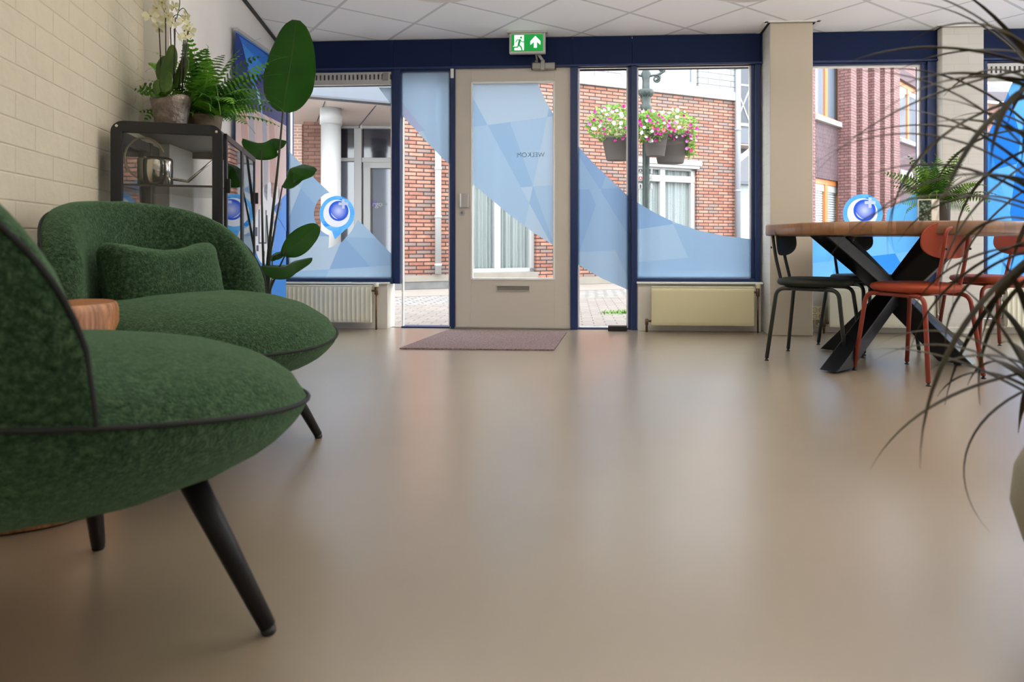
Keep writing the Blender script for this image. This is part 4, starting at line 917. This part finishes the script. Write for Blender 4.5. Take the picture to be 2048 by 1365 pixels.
# ---- radiators
def radiator(pxl,pxr,pyt,pyb,label,m,fl=True,valve='r'):
    v0,v1=.10,.165; ref=(pxl+pxr)/2; u0,u1=fpx(pxl,v1),fpx(pxr,v1); zt=FA.Z(ref,pyt,v1); zb=FA.Z(ref,pyb,v1); o=FA.P((u0+u1)/2,v1,zb)
    t=thing('radiator',rotm(o.x,o.y,FA.a,zb),label,'radiator','radiators under the windows'); h=zt-zb; w=(u1-u0)/2
    rows=[]; n=int(w*2/.035)*8
    for z in (0,.012,.03,h-.03,h-.012,h):
        k=0 if z in (0,h) else .4 if z in(.012,h-.012) else 1
        rows.append([(-w+2*w*i/n,-.0+( -.009*k*max(0,math.cos(2*PI*i/8))**.5 if fl else -.003*k)+ (.006 if k==0 else 0),z) for i in range(n+1)])
    b=MB(); b.grid(rows); b.box(-w,w,.004,.03,.0,h); b.build('front_panel',m,t,recalc=False)
    b=MB(); b.box(-w+.01,w-.01,.045,.062,.01,h-.01); b.build('rear_panel',m,t,bevel=.004)
    b=MB(); b.box(-w,w,.0,.062,h-.002,h+.006); b.build('top_cover',m,t,bevel=.003)
    sx=1 if valve=='r' else -1
    b=MB(); b.tube([(sx*w,.03,h-.035),(sx*(w+.035),.03,h-.035)],.009,10); b.tube([(sx*(w+.035),.03,h-.065),(sx*(w+.035),.03,h-.005)],.014,12); vv=b.build('valve','brass_old',t)
    b=MB(); b.tube([(sx*(w+.035),.03,h-.005),(sx*(w+.035),.03,h+.028)],.019,14); b.build('valve_knob',m,vv,bevel=.003)
    b=MB(); b.tube([(sx*(w+.035),.03,h-.06),(sx*(w+.035),.03,-zb+.002)],.007,10); b.build('supply_pipe','brass_old',t)
    b=MB(); q=-sx; b.tube([(q*w,.03,.03),(q*(w+.03),.03,.03),(q*(w+.035),.03,.02),(q*(w+.035),.03,-zb+.002)],.009,10); b.tube([(q*(w+.035),.03,.0),(q*(w+.035),.03,.045)],.013,10); b.build('return_pipe','brass_old',t)
    for x in (-w*.7,w*.7): b=MB(); b.box(x-.012,x+.012,.06,.1,.05,h-.05); b.build('wall_bracket',m,t)
    return t
radiator(560,741,573,645,'fluted off-white radiator under the leftmost window',"radiator_white")
radiator(1303,1508,576,652,'smooth cream radiator under the window right of the door','radiator_cream',False)
radiator(1660,1868,576,656,'cream radiator behind the round table','radiator_white',False)
radiator(2014,2200,578,656,'fluted white radiator at the far right edge','radiator_white',True,'l')
# pipes along the wall and sockets
def facthing(name,px,py,v,label,cat,**k):
    o=FA.P(fpx(px,v),v,FA.Z(px,py,v)); return thing(name,rotm(o.x,o.y,FA.a,o.z),label,cat,**k)
b=MB(); v=.09
def fp(px,py,v=.09): return (fpx(px,v),-v,FA.Z(px,py,v))
b.tube(round_corner([fp(1874,580),fp(1874,632),fp(1910,638),fp(2000,638),fp(2004,632),fp(2004,590)],.03),.0085,10)
tag(b.build('heating_pipe','chrome',M=FA.M),'thin bent chrome heating pipe on the wall under the right windows','pipe')
b=MB(); b.tube([fp(1636,650),fp(1860,655),fp(2010,655)],.011,10); tag(b.build('floor_pipe','radiator_white',M=FA.M),'white pipe running low along the wall behind the table','pipe')
mat('socket_cream',(226,214,178),.35); mat('socket_dark',(150,120,80),.4)
for px,py,lb in ((1633,626,'cream four-gang wall socket right of the beige column'),(1928,625,'cream four-gang wall socket behind the orange chairs')):
    t=facthing('wall_socket',px,py,.06,lb,'socket',group='four-gang wall sockets'); w=.052
    b=MB(); b.box(-w,w,-.035,0,-w,w); b.build('cover_plate','socket_cream',t,bevel=.006)
    for i in (-1,1):
        for j in (-1,1):
            b=MB(); disc(b,i*.025,j*.025,.019,.0352,.037,n=24); o=b.build('outlet','socket_dark',t); b=MB(); disc(b,i*.025,j*.025,.015,.0372,.038,n=24); o2=b.build('outlet_recess','socket_cream',o)
            for q in (-1,1): b=MB(); disc(b,i*.025+q*.006,j*.025,.0028,.038,.0385,n=8); b.build('pin_hole','black',o)
b=MB(); b.tube(smooth_curve([fp(1629,640,.075),fp(1630,650,.075),fp(1640,656,.08),fp(1656,656,.08)],6),.008,10); tag(b.build('socket_cable','socket_cream',M=FA.M),'cream cable conduit curving from the socket by the beige column','cable')
# ---- glass cabinet
S=1.12; CR=Vector((-1.29*S,2.465*S)); DE=Vector((-.309,.951)); DL=Vector((-.951,-.309))
ca=math.atan2(DE.y,DE.x)     # local x = along the wall (away), local y = towards the wall (left)
MCb=rotm(CR.x,CR.y,ca); CL,CW,CHt=.90,.40,1.18
mat('cabinet_steel',(26,27,31),.42,bump=.04,bs=80)
t=thing('glass_cabinet',MCb,'dark grey steel cabinet with glass sides and doors against the left wall','cabinet')
b=MB(); q=.034
# rounded corner frame at the near and far end
def endframe(b,x0,x1):
    r=.045; k=8
    def rr(w0,w1,z0,z1,r): 
        pts=[]
        for cx,cz,a0 in ((w1-r,z1-r,0),(w0+r,z1-r,90),(w0+r,z0+r,180),(w1-r,z0+r,270)):
            for i in range(k+1): a=math.radians(a0+90*i/k); pts.append((cx+r*math.cos(a),cz+r*math.sin(a)))
        return pts
    O=rr(0,CW,.10,CHt,r); I=rr(q*1.15,CW-q*1.15,.10+q,CHt-q*1.35,.004); n=len(O)
    vs=[(x,y,z) for x in (x0,x1) for y,z in O]+[(x,y,z) for x in (x0,x1) for y,z in I]
    fs=[]
    for i in range(n):
        j=(i+1)%n; fs+=[(i,j,2*n+j,2*n+i),(n+i,3*n+i,3*n+j,n+j),(i,n+i,n+j,j),(2*n+i,2*n+j,3*n+j,3*n+i)]
    b.add(vs,fs)
endframe(b,0,.022); endframe(b,CL-.022,CL)
b.build('end_frame','cabinet_steel',t) if 0 else None
b1=MB(); endframe(b1,0,.022); b1.build('end_frame','cabinet_steel',t,bevel=.002)
b1=MB(); endframe(b1,CL-.022,CL); b1.build('end_frame','cabinet_steel',t,bevel=.002)
b=MB(); b.box(.02,CL-.02,.03,CW-.03,CHt-.014,CHt-.001); b.build('top_plate','cabinet_steel',t)
b=MB(); b.box(.02,CL-.02,.012,CW-.012,.10,.125); b.build('bottom_plate','cabinet_steel',t)
for y0 in (.0,CW-.03):
    for z0 in (CHt-.075,.10): b=MB(); b.box(.02,CL-.02,y0+.002,y0+.026,z0,z0+.04); b.build('side_rail','cabinet_steel',t)
b=MB(); b.box(CL/2-.02,CL/2+.02,CW-.03,CW-.005,.12,CHt-.03); b.build('centre_post','cabinet_steel',t)
for x0 in (.008,CL-.012): MB().box(x0,x0+.004,.03,CW-.03,.13,CHt-.04).build('end_glass','cabinet_glass',t)
MB().box(.03,CL-.03,CW-.012,CW-.008,.13,CHt-.04).build('back_glass','cabinet_glass',t)
for k in range(2):
    x0=.026+k*(CL-.05)/2; x1=x0+(CL-.05)/2-.004
    b=MB(); f=.026
    b.box(x0,x0+f,-.012,.0,.13,CHt-.03); b.box(x1-f,x1,-.012,.0,.13,CHt-.03); b.box(x0,x1,-.012,.0,CHt-.03-f,CHt-.03); b.box(x0,x1,-.012,.0,.13,.13+f); d=b.build('door','cabinet_steel',t,bevel=.001)
    MB().box(x0+f,x1-f,-.008,-.004,.15,CHt-.05).build('door_glass','cabinet_glass',d)
    for z in (CHt-.25,.35): b=MB(); xx=x0 if k==0 else x1; b.box(xx-.008,xx+.008,-.026,-.010,z-.03,z+.03); b.build('hinge','black',d,bevel=.002)
b=MB(); b.lathe((0,0,0),[(.016,0),(.022,.004),(.022,.02),(.018,.024)],12); b.build('turn_knob','chrome',t,M=Matrix.Translation((CL/2,-.013,.62))@Matrix.Rotation(PI/2,4,'X'))
for z in (.925,.5): MB().box(.03,CL-.03,.02,CW-.02,z,z+.006).build('shelf','cabinet_glass',t)
b=MB(); 
for z in (.925,): b.box(.028,.032,.02,CW-.02,z-.003,z+.003); b.build('shelf_edge','black',t)
for y0,z0 in ((.022,CHt-.028),(CW-.022,CHt-.022)): b=MB(); disc(b,0,0,.0055,0,.003,n=12); b.build('screw','chrome',t,M=Matrix.Translation((-.0005,y0,z0))@Matrix.Rotation(-PI/2,4,'Z'))
for x in (.05,CL-.05):
    for y in (.05,CW-.05): b=MB(); b.tube([(x,y,0),(x,y,.11)],[.012,.016],12); b.build('leg','cabinet_steel',t)
# steel watering can on the shelf
wc=MCb@Vector((.105,.269,.931)); wt=thing('watering_can',rotm(wc.x,wc.y,math.radians(18),wc.z),'polished steel watering can with large ring handle on the glass shelf','watering can')
b=MB(); b.lathe((0,0,0),[(.06,0),(.064,.004),(.065,.10),(.062,.112),(.05,.118),(.02,.12)],40); b.build('body','steel',wt)
ring=[(-.040+.072*math.cos(a),0,.112+.085*math.sin(a)) for a in [math.radians(20+290*k/40) for k in range(41)]]; b=MB(); b.tube(ring,.0042,10); b.build('handle','brass_bright',wt)
b=MB(); b.tube([(.055,0,.03),(.12,0,.02),(.215,0,.115)],[.007,.006,.004],12); b.build('spout','steel',wt)
# ---- plants
leaf_mat('fern_leaf',(60,118,26),(110,170,46),.5,.35,9); leaf_mat('banana_leaf',(38,102,10),(58,128,20),.28,.28,3,vein=22)
mat('stem_green',(58,84,40),.5); mat('stem_dark',(40,46,28),.5); mat('soil',(40,30,24),.95)
mat('pot_metal',(130,118,108),.3,metal=.55,var=.35,vs=26,bump=.6,bs=60); mat('pot_brown',(112,98,78),.5,metal=.2,var=.2,vs=18,bump=.2,bs=50); mat('pot_dark',(72,68,66),.5,bump=.2,bs=90); mat('pot_stone',(150,142,124),.75,var=.08,vs=6,bump=.15,bs=40)
leaf_mat('fern_dark',(30,66,18),(58,104,32),.5,.3,9)  # darker leaf green for some of the fronds
def fern(parent,base,n,L,seed,m='fern_leaf',zmin=None,sq=1.0,up=.9,keep=None,clamp=None):
    rnd=random.Random(seed); g=MB()
    for k in range(n):
        az=2*PI*k*.618+rnd.gauss(0,.2); ll=L*rnd.uniform(.6,1.08); el=math.radians(rnd.uniform(28,88)) if k%3 else math.radians(rnd.uniform(10,45)); droop=rnd.uniform(.5,1.5)
        if keep and not keep(az): continue
        p=Vector(base)+Vector((rnd.gauss(0,.012),rnd.gauss(0,.012),0)); N_=22; pts=[]
        for i in range(N_+1):
            s=i/N_; e=el*up-droop*s*s*1.25-.15*s; d=Vector((math.cos(az)*math.cos(e),math.sin(az)*math.cos(e),math.sin(e))); pts.append(p.copy()); p=p+d*(ll/N_)
            if zmin is not None and p.z<zmin: p.z=zmin
            if clamp: p=clamp(p)
        side0=Vector((-math.sin(az),math.cos(az),0)); tw=rnd.gauss(0,.5)
        for i in range(N_): g.add([pts[i]-side0*.0012,pts[i]+side0*.0012,pts[i+1]+side0*.001,pts[i+1]-side0*.001],[(0,1,2,3)])
        for i in range(3,N_):
            s=i/N_; t=(pts[i+1]-pts[i]).normalized(); up_=side0.cross(t); sd=(side0*math.cos(tw)+up_*math.sin(tw)).normalized(); nn=t.cross(sd)
            w=ll*.165*math.sin(min(1,s*1.15+.08)*PI)**.62*(1-s*.45); lw=ll/N_*.32
            for q in (-1,1):
                a=pts[i]; dirv=(sd*q+t*.28-nn*.12*(1 if nn.z>0 else -1)).normalized(); b0=a+dirv*w*.5; c=a+dirv*w-Vector((0,0,w*.12))
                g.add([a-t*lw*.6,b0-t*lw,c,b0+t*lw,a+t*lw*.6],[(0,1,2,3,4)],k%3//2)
    o=g.build('fronds',[m,'fern_dark'],parent,recalc=False); return o
# fern on the cabinet
fc=camp(408,238,3.06); ZT=CHt; fx=(408-CX)/F*3.08
ft=thing('potted_fern',rotm(fx,3.08,0,ZT),'bushy fern in a brown pot on the far side of the glass cabinet','plant')
b=MB(); b.lathe((0,0,0),[(.062,0),(.066,.004),(.076,.085),(.079,.09),(.079,.098),(.07,.098),(.068,.085)],32); b.build('pot','pot_brown',ft); b=MB(); b.lathe((0,0,.082),[(.068,0),(.03,.01)],20); b.build('soil','soil',ft)
def offwall(p):
    d=(p.x+fx+1.87)*.952+(p.y+3.08-2.626)*.305-.03
    if p.y<-.10 and p.x<.08: p=Vector((p.x,-.10+(p.y+.10)*.15,p.z))
    if p.y+3.08>3.15: d=min(d,p.x+fx+1.90)
    return p+Vector((.952,.305,0))*max(0,-d)
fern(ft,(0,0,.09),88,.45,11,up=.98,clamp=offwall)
# fern on the table
fpos=Vector((2.17,3.93,.80)); ft=thing('potted_fern',rotm(fpos.x,fpos.y,0,fpos.z),'light green fern in a dark ribbed pot on the round dining table','plant')
b=MB(); b.lathe((0,0,0),[(.062,0),(.065,.004),(.068,.115),(.07,.125),(.062,.125),(.06,.11)],32); b.build('pot','pot_dark',ft); b=MB(); b.lathe((0,0,.105),[(.06,0),(.03,.01)],20); b.build('soil','soil',ft)
leaf_mat('fern_bright',(56,104,28),(132,172,56),.5,.35,7)
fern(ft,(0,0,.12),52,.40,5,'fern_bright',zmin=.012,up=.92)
# folded card in front of the fern
mat('card_white',(222,216,204),.6)
def leafprint():
    m,nt,b=nmat('leaf_print'); N=nt.nodes;L=nt.links; tc=N.new('ShaderNodeTexCoord'); v=N.new('ShaderNodeTexVoronoi'); v.inputs['Scale'].default_value=70; L.new(tc.outputs['Object'],v.inputs[0])
    r=N.new('ShaderNodeValToRGB'); e=r.color_ramp.elements; e[0].color=lin((150,180,160)); e[1].color=lin((30,50,36)); e[0].position=.1; e[1].position=.6; L.new(v.outputs['Distance'],r.inputs[0]); L.new(r.outputs[0],b.inputs['Base Color']); b.inputs['Roughness'].default_value=.4
leafprint()
cp=Vector(((1862-CX)/F*3.62,3.62,.80)); ct=thing('folded_card',rotm(cp.x,cp.y,0,cp.z),'standing folded card with a green plant photo in front of the fern on the table','card')
h=.127
b=MB(); b.bar((-.062,.03,h/2),(0,-.0,h/2),h,.003,up=(0,0,1)) if 0 else None
def leafpanel(p,q,name,m,inset=0,off=0,h0=0,h1=h):
    p=Vector(p);q=Vector(q); d=(q-p).normalized(); n_=Vector((d.y,-d.x,0)); p=p+d*inset+n_*off; q=q-d*inset+n_*off
    b=MB(); th=.0012; b.add([p+Vector((0,0,h0)),q+Vector((0,0,h0)),q+Vector((0,0,h1)),p+Vector((0,0,h1)),p-n_*th+Vector((0,0,h0)),q-n_*th+Vector((0,0,h0)),q-n_*th+Vector((0,0,h1)),p-n_*th+Vector((0,0,h1))],[(0,1,2,3),(7,6,5,4),(0,4,5,1),(1,5,6,2),(2,6,7,3),(3,7,4,0)]); return b.build(name,m,ct)
leafpanel((-.062,.022,0),(0,-.012,0),'front_panel','card_white'); leafpanel((0,-.012,0),(.052,.012,0),'side_panel','card_white'); leafpanel((-.062,.022,0),(-.082,-.03,0),'folded_panel','card_white',h1=h*.97)
leafpanel((-.062,.022,0),(0,-.012,0),'plant_photo','leaf_print',.004,.0016,.004,h-.006)
for k,z in enumerate((.112,.085,.079,.072,.066)): leafpanel((0,-.012,0),(.052,.012,0),'text_line','grey_metal',.016 if k else .018,.0015,z,z+.0018)
# orchid
ox=(342-CX)/F*2.92; ot=thing('orchid_plant',rotm(ox,2.92,0,CHt),'white-yellow orchid with dark stakes in a metallic pot on the glass cabinet','plant')
k_=2.92/F
b=MB(); rows=[]
for z,r in ((0,.054),(.004,.057),(.06,.066),(.12,.076),(.142,.08)):
    rows.append([(r*math.cos(a),r*math.sin(a),z+(.014*math.sin(a*2+2.2) if z>.1 else 0)) for a in [2*PI*i/40 for i in range(40)]])
for z,r in ((.142,.075),(.10,.068)): rows.append([(r*math.cos(a),r*math.sin(a),z+(.014*math.sin(a*2+2.2) if z>.12 else 0)) for a in [2*PI*i/40 for i in range(40)]])
b.grid(rows,0,True,True); b.add(rows[0],[tuple(range(40))]); b.build('pot','pot_metal',ot); b=MB(); b.lathe((0,0,.10),[(.068,0),(.03,.01)],20); b.build('soil','soil',ot)
leaf_mat('orchid_leaf',(60,96,30),(96,130,52),.3,.15,5)
def opx(px,py,y=0): # local coords of a picture point in the plant's plane
    return Vector(((px-342)*k_,y,CH+(HY-py)*k_-CHt))
def bladeleaf(parent,pts,w,m,name='leaf',n=20,fold=.25,tip=.9,nrm=Vector((0,-1,0)),asym=0):
    c=smooth_curve(pts,8); N_=len(c)-1; rows=[]; uvs=[]
    for i,p in enumerate(c):
        s=i/N_; t=(c[min(i+1,N_)]-c[max(i-1,0)]).normalized(); sd=t.cross(nrm).normalized(); nn=sd.cross(t)
        ww=w*math.sin(PI*min(1,s**tip*.96+.035))**(.65 if s<.5 else .44); row=[]
        for j in range(-5,6): q=j/5; row.append(p+sd*q*ww+nn*(-abs(q)*fold*ww)+nn*(.03*ww*math.sin(s*26+q*3)*abs(q)))
        rows.append(row)
    b=MB(); b.grid(rows); o=b.build(name,m,parent,recalc=False)
    uv=o.data.uv_layers.new(name='UVMap'); nc=11
    for poly in o.data.polygons:
        for li in poly.loop_indices: vi=o.data.loops[li].vertex_index; i,j=divmod(vi,nc); uv.data[li].uv=((j-5)/5,i/N_*3+abs(j-5)/5*.25)
    so=o.modifiers.new('thick','SOLIDIFY'); so.thickness=.0015
    return o
for pts,w,y in (([(334,178),(336,150),(345,120),(350,92)],15,-.02),([(328,180),(322,150),(322,130),(330,112)],12,.0),([(340,175),(336,182),(340,186),(352,176),(346,160)],0,0),([(352,150),(346,165),(345,180),(346,190)],13,-.055),([(330,165),(326,178),(328,195)],8,-.05),([(345,175),(356,150),(364,128),(366,110)],11,.01)):
    if w: bladeleaf(ot,[opx(a,c,y) for a,c in pts],w*k_,'orchid_leaf')
mat('stake_dark',(34,20,26),.5)
for (a,c,d,e,y) in ((333,172,334,30,-.01),(322,165,318,52,.0),(352,170,356,38,-.02),(360,178,372,62,-.01),(361,178,369,60,.01),(344,160,343,55,.02),(338,165,336,25,.015),(364,178,376,62,.0)):
    p0_=opx(a,c,y); p1_=opx(d,e,y); b=MB(); b.tube([p0_,(p0_+p1_)/2+Vector((.002,0,0)),p1_],.0024,8); b.build('stake','stake_dark',ot)
for pl_ in ([(334,40),(330,20),(322,6),(312,-8)],[(336,30),(332,8),(335,-20),(345,-40)],[(356,40),(360,25),(370,18),(378,30)],[(344,60),(350,35),(362,32),(372,45)],[(356,38),(362,10),(360,-20)]):
    b=MB(); b.tube(smooth_curve([opx(a,c,-.01) for a,c in pl_],6),.0018,8); b.build('flower_stem','stem_green',ot)
mat('orchid_petal',(232,230,196),.5,var=.03,vs=20); mat('orchid_lip',(170,170,60),.5)
rnd=random.Random(4)
fls=[(312,38,14),(325,22,15),(318,55,11),(338,12,15),(330,42,13),(345,35,12),(362,22,11),(356,52,10),(378,62,12),(372,46,10),(388,60,12),(382,38,10),(384,78,9),(346,-6,14),(328,0,13),(372,78,9)]
for (a,c,r) in fls:
    c0=opx(a,c,-.02+rnd.uniform(-.03,.03)); r*=k_*1.15; d=Vector((rnd.gauss(0,.45),-1,rnd.gauss(-.15,.3))).normalized(); e=d.orthogonal().normalized(); e=(Vector((0,0,1))-d*d.z).normalized(); f=d.cross(e); b=MB()
    for q,(ang,wd,ln) in enumerate(((90,.55,1.0),(10,.8,1.05),(170,.8,1.05),(-50,.5,.95),(-130,.5,.95))):
        an=math.radians(ang+rnd.gauss(0,8)); u=e*math.sin(an)+f*math.cos(an); w=d.cross(u); ring=[c0]
        for s_,ww,dp in ((.25,.45,.02),(.6,1,.10),(.85,.75,.06),(1.0,.15,.0)): ring.append(c0+u*r*ln*s_+w*r*wd*.5*ww+d*r*dp)
        for s_,ww,dp in ((.85,.75,.06),(.6,1,.10),(.25,.45,.02)): ring.append(c0+u*r*ln*s_-w*r*wd*.5*ww+d*r*dp)
        n_=len(ring); b.add(ring+[c0+u*r*ln*.6+d*r*.02],[(i,(i+1)%n_,n_) for i in range(n_)],0,True)
    fo=b.build('flower','orchid_petal',ot,recalc=False); b=MB(); b.lathe(c0+d*r*.1,[(r*.04,-r*.12),(r*.14,0),(r*.05,r*.1)],8); b.build('flower_lip','orchid_lip',fo)
# strelitzia
YS=3.95; ks=YS/F; st=thing('bird_of_paradise_plant',rotm((545-CX)*ks,YS,0,0),'tall broad-leaved bird of paradise plant beside the glass cabinet','plant')
def spx(px,py,y=0): return Vector(((px-545)*ks,y,CH+(HY-py)*ks))
b=MB(); b.lathe((0,0,0),[(.10,0),(.105,.005),(.12,.2),(.122,.22),(.112,.22),(.11,.19)],32); b.build('pot','pot_dark',st); b=MB(); b.lathe((0,0,.185),[(.11,0),(.03,.01)],20); b.build('soil','soil',st)
def sstem(pts,r0,r1,m='stem_dark'):
    c=smooth_curve(pts,8); b=MB(); b.tube(c,[r0+(r1-r0)*i/(len(c)-1) for i in range(len(c))],10); b.build('stem',m,st)
root=Vector((0,0,.19))
def pts_(l,y=0): return [spx(a,c,y) for a,c in l]
sstem([root]+pts_([(534,560),(544,440),(556,330),(566,222)]),.012,.005); bladeleaf(st,pts_([(566,224),(574,170),(584,110),(592,40)]),50*ks,'banana_leaf',fold=.12,tip=.82,nrm=Vector((.1,-1,.1)))
sstem([root]+pts_([(526,560),(521,420),(520,300)],.02),.010,.004)
bladeleaf(st,pts_([(482,276),(505,284),(525,284),(545,276),(570,281)],.02),24*ks,'banana_leaf',fold=1.1,nrm=Vector((0,-.75,.65)),tip=1)
sstem([root]+pts_([(540,550),(552,460),(568,372)],-.02),.010,.004); bladeleaf(st,pts_([(566,374),(577,355),(585,338),(610,338),(634,344)],-.02),30*ks,'banana_leaf',fold=.5,nrm=Vector((-.3,-.7,.7)),tip=.8)
sstem([root]+pts_([(545,590),(560,545),(580,502)],-.04),.008,.004); bladeleaf(st,pts_([(570,508),(592,494),(615,474),(642,452)],-.04),24*ks,'banana_leaf',fold=.15,nrm=Vector((.3,-1,.1)),tip=1.0)
sstem([root]+pts_([(546,595),(556,560),(573,535)],-.05),.007,.004); bladeleaf(st,pts_([(530,532),(552,534),(575,534),(598,524),(632,516)],-.06),20*ks,'banana_leaf',fold=.7,nrm=Vector((0,-.7,.7)),tip=1)
sstem([root]+pts_([(538,590),(542,548),(541,520)],.02),.006,.003,'stem_green'); bladeleaf(st,pts_([(538,522),(545,512),(556,508),(566,503)],.02),10*ks,'banana_leaf',fold=.5,nrm=Vector((0,-.8,.6)))
sstem([root]+pts_([(532,600),(530,520),(526,430)],.05),.014,.003,'stem_green')
# roll-up banner by the left wall
BP0=Vector((-2.100,4.17)); BP1=Vector((-2.135,4.99)); ba=math.atan2(BP1.y-BP0.y,BP1.x-BP0.x); BL=(BP1-BP0).length
BN=Frame(BP0.x,BP0.y,ba); ban=thing('rollup_banner',BN.M,'tall blue roll-up banner with portrait print beside the left window','banner'); BZ=2.03
for nm,c in (('print_navy',(24,50,130)),('print_blue',(40,110,205)),('print_mid',(60,140,225)),('print_sky',(96,150,228)),('print_light',(150,190,236)),('print_skin',(206,170,164)),('print_skin_pale',(220,196,192)),('print_grey',(176,180,196)),('print_white',(232,232,236)),('print_dark',(80,86,104))): mat(nm,c,.45)
def pr(pts,m,k): b=MB(); b.prism([(BL*x,BZ*z) for x,z in pts],.0+.0006*k,.0006*k+.0005); return m,b
b=MB(); b.fb(0,BL,-.001,.0,.09,BZ-.01); sh=b.build('printed_sheet','print_sky',ban)
def prp(pts,m,k,name='print_shape'): _,b=pr(pts,m,k); return b.build(name,m,sh)
prp([(0,.76),(1,.74),(1,.99),(0,.99)],'print_navy',1); prp([(.05,.985),(.3,.90),(.55,.915),(.75,.88),(1,.9),(1,.96),(.5,.985)],'print_blue',2); prp([(.1,.97),(.3,.84),(.5,.94)],'print_mid',3); prp([(.5,.93),(.62,.83),(.78,.85),(.95,.93)],'print_light',3); prp([(.34,.86),(.42,.84),(.55,.70)],'print_light',4)
prp([(0,.40),(.55,.36),(1,.50),(1,.77),(0,.78)],'print_skin_pale',2); 
for k,(x,w,m) in enumerate(((.08,.1,'print_skin'),(.22,.09,'print_grey'),(.36,.1,'print_skin_pale'),(.48,.08,'print_grey'),(.62,.1,'print_skin'),(.78,.08,'print_skin_pale'))): prp([(x,.77),(x+w,.76),(x+w*1.5,.62),(x+w*1.2,.48),(x+w*.4,.5),(x+w*.2,.63)],m,3)
prp([(1,.52),(.7,.46),(1,.38)],'print_sky',3); prp([(0,.09),(1,.09),(1,.30),(0,.34)],'print_mid',1)
el=[(.52+.2*math.cos(a),.37+.105*math.sin(a)) for a in [2*PI*i/36 for i in range(36)]]; prp(el,'print_white',4); el=[(.68+.22*math.cos(a),.49+.06*math.sin(a)) for a in [2*PI*i/30 for i in range(30)]]; prp(el,'print_white',3)
for x0,x1,z0,z1 in ((.4,.42,.34,.45),(.54,.56,.34,.45),(.4,.56,.335,.34),(.62,.7,.33,.345),(.62,.7,.35,.36),(.36,.4,.31,.33),(.5,.52,.29,.31),(.3,.38,.36,.39)): prp([(x0,z0),(x1,z0),(x1,z1),(x0,z1)],'print_dark',6)
for k in range(5): z=.235-.028*k; prp([(.28,z),(.28+(.4,.46,.3,.26,.2)[k],z),(.28+(.4,.46,.3,.26,.2)[k],z+.011),(.28,z+.011)],'print_white',6,'text_line')
b=MB(); b.fb(-.006,BL+.006,-.012,.012,BZ-.012,BZ+.01); b.build('top_rail','grille_metal',ban,bevel=.003)
b=MB(); b.fb(0,BL,-.05,.05,0,.08); b.build('base_cassette','grille_metal',ban,bevel=.01)
b=MB(); b.tube([(BL/2,.02,.08),(BL/2,.02,BZ)],.008,8); b.build('support_pole','grey_metal',ban)
# big potted dragon tree at the right edge
PX,PY=1.0,1.12; dt=thing('dragon_tree',rotm(PX,PY,0,0),'dragon tree with long thin drooping leaves in a stone pot at the right edge','plant')
b=MB(); prof=[(.12,0),(.125,.006),(.155,.06),(.20,.16),(.218,.22),(.212,.28),(.19,.33),(.182,.335),(.172,.33),(.18,.30)]; b.lathe((0,0,0),prof,56); b.build('pot','pot_stone',dt); b=MB(); b.lathe((0,0,.32),[(.18,0),(.03,.01)],24); b.build('soil','soil',dt)
mat('bark',(110,90,66),.8,var=.2,vs=30,bump=.4,bs=60); leaf_mat('dragon_leaf',(30,22,15),(66,60,30),.7,.15,14)
def crown(px,py,Y,n,L,seed,lo=-.6,hi=1.3,azc=None):
    c=camp(px,py,Y)-Vector((PX,PY,0)); rnd=random.Random(seed); b=MB(); b.tube(smooth_curve([(rnd.uniform(-.03,.03),rnd.uniform(-.03,.03),.32),(c.x*.5,c.y*.5,(.32+c.z)/2),tuple(c-Vector((0,0,.02)))],8),.013,12); tr=b.build('stem','bark',dt)
    g=MB()
    for k in range(n):
        az=rnd.uniform(0,2*PI) if azc is None else rnd.gauss(azc,.8); el=rnd.uniform(lo,hi); ll=L*rnd.uniform(.7,1.1); p=c+Vector((0,0,rnd.uniform(-.05,.03))); N_=16; dr=rnd.uniform(.7,1.9); pts=[]
        for i in range(N_+1):
            s=i/N_; e=el-dr*s**1.3; d=Vector((math.cos(az)*math.cos(e),math.sin(az)*math.cos(e),math.sin(e))); pts.append(p.copy()); p=p+d*ll/N_
        sd=Vector((-math.sin(az),math.cos(az),0)); rows=[]
        for i,q in enumerate(pts):
            s=i/N_; w=.0068*(math.sin(PI*min(1,s*.8+.2))**.5)*(1-s**4)+.0004; t=(pts[min(i+1,N_)]-pts[max(0,i-1)]).normalized(); nn=sd.cross(t); rows.append([q-sd*w+nn*w*.4,q,q+sd*w+nn*w*.4])
        g.grid(rows)
    o=g.build('leaf_crown','dragon_leaf',dt,recalc=False)
crown(2110,130,1.05,40,.40,21,-.3,1.1); crown(2150,430,1.0,46,.42,22); crown(2140,300,1.2,30,.42,24); crown(2085,770,1.05,30,.30,23)
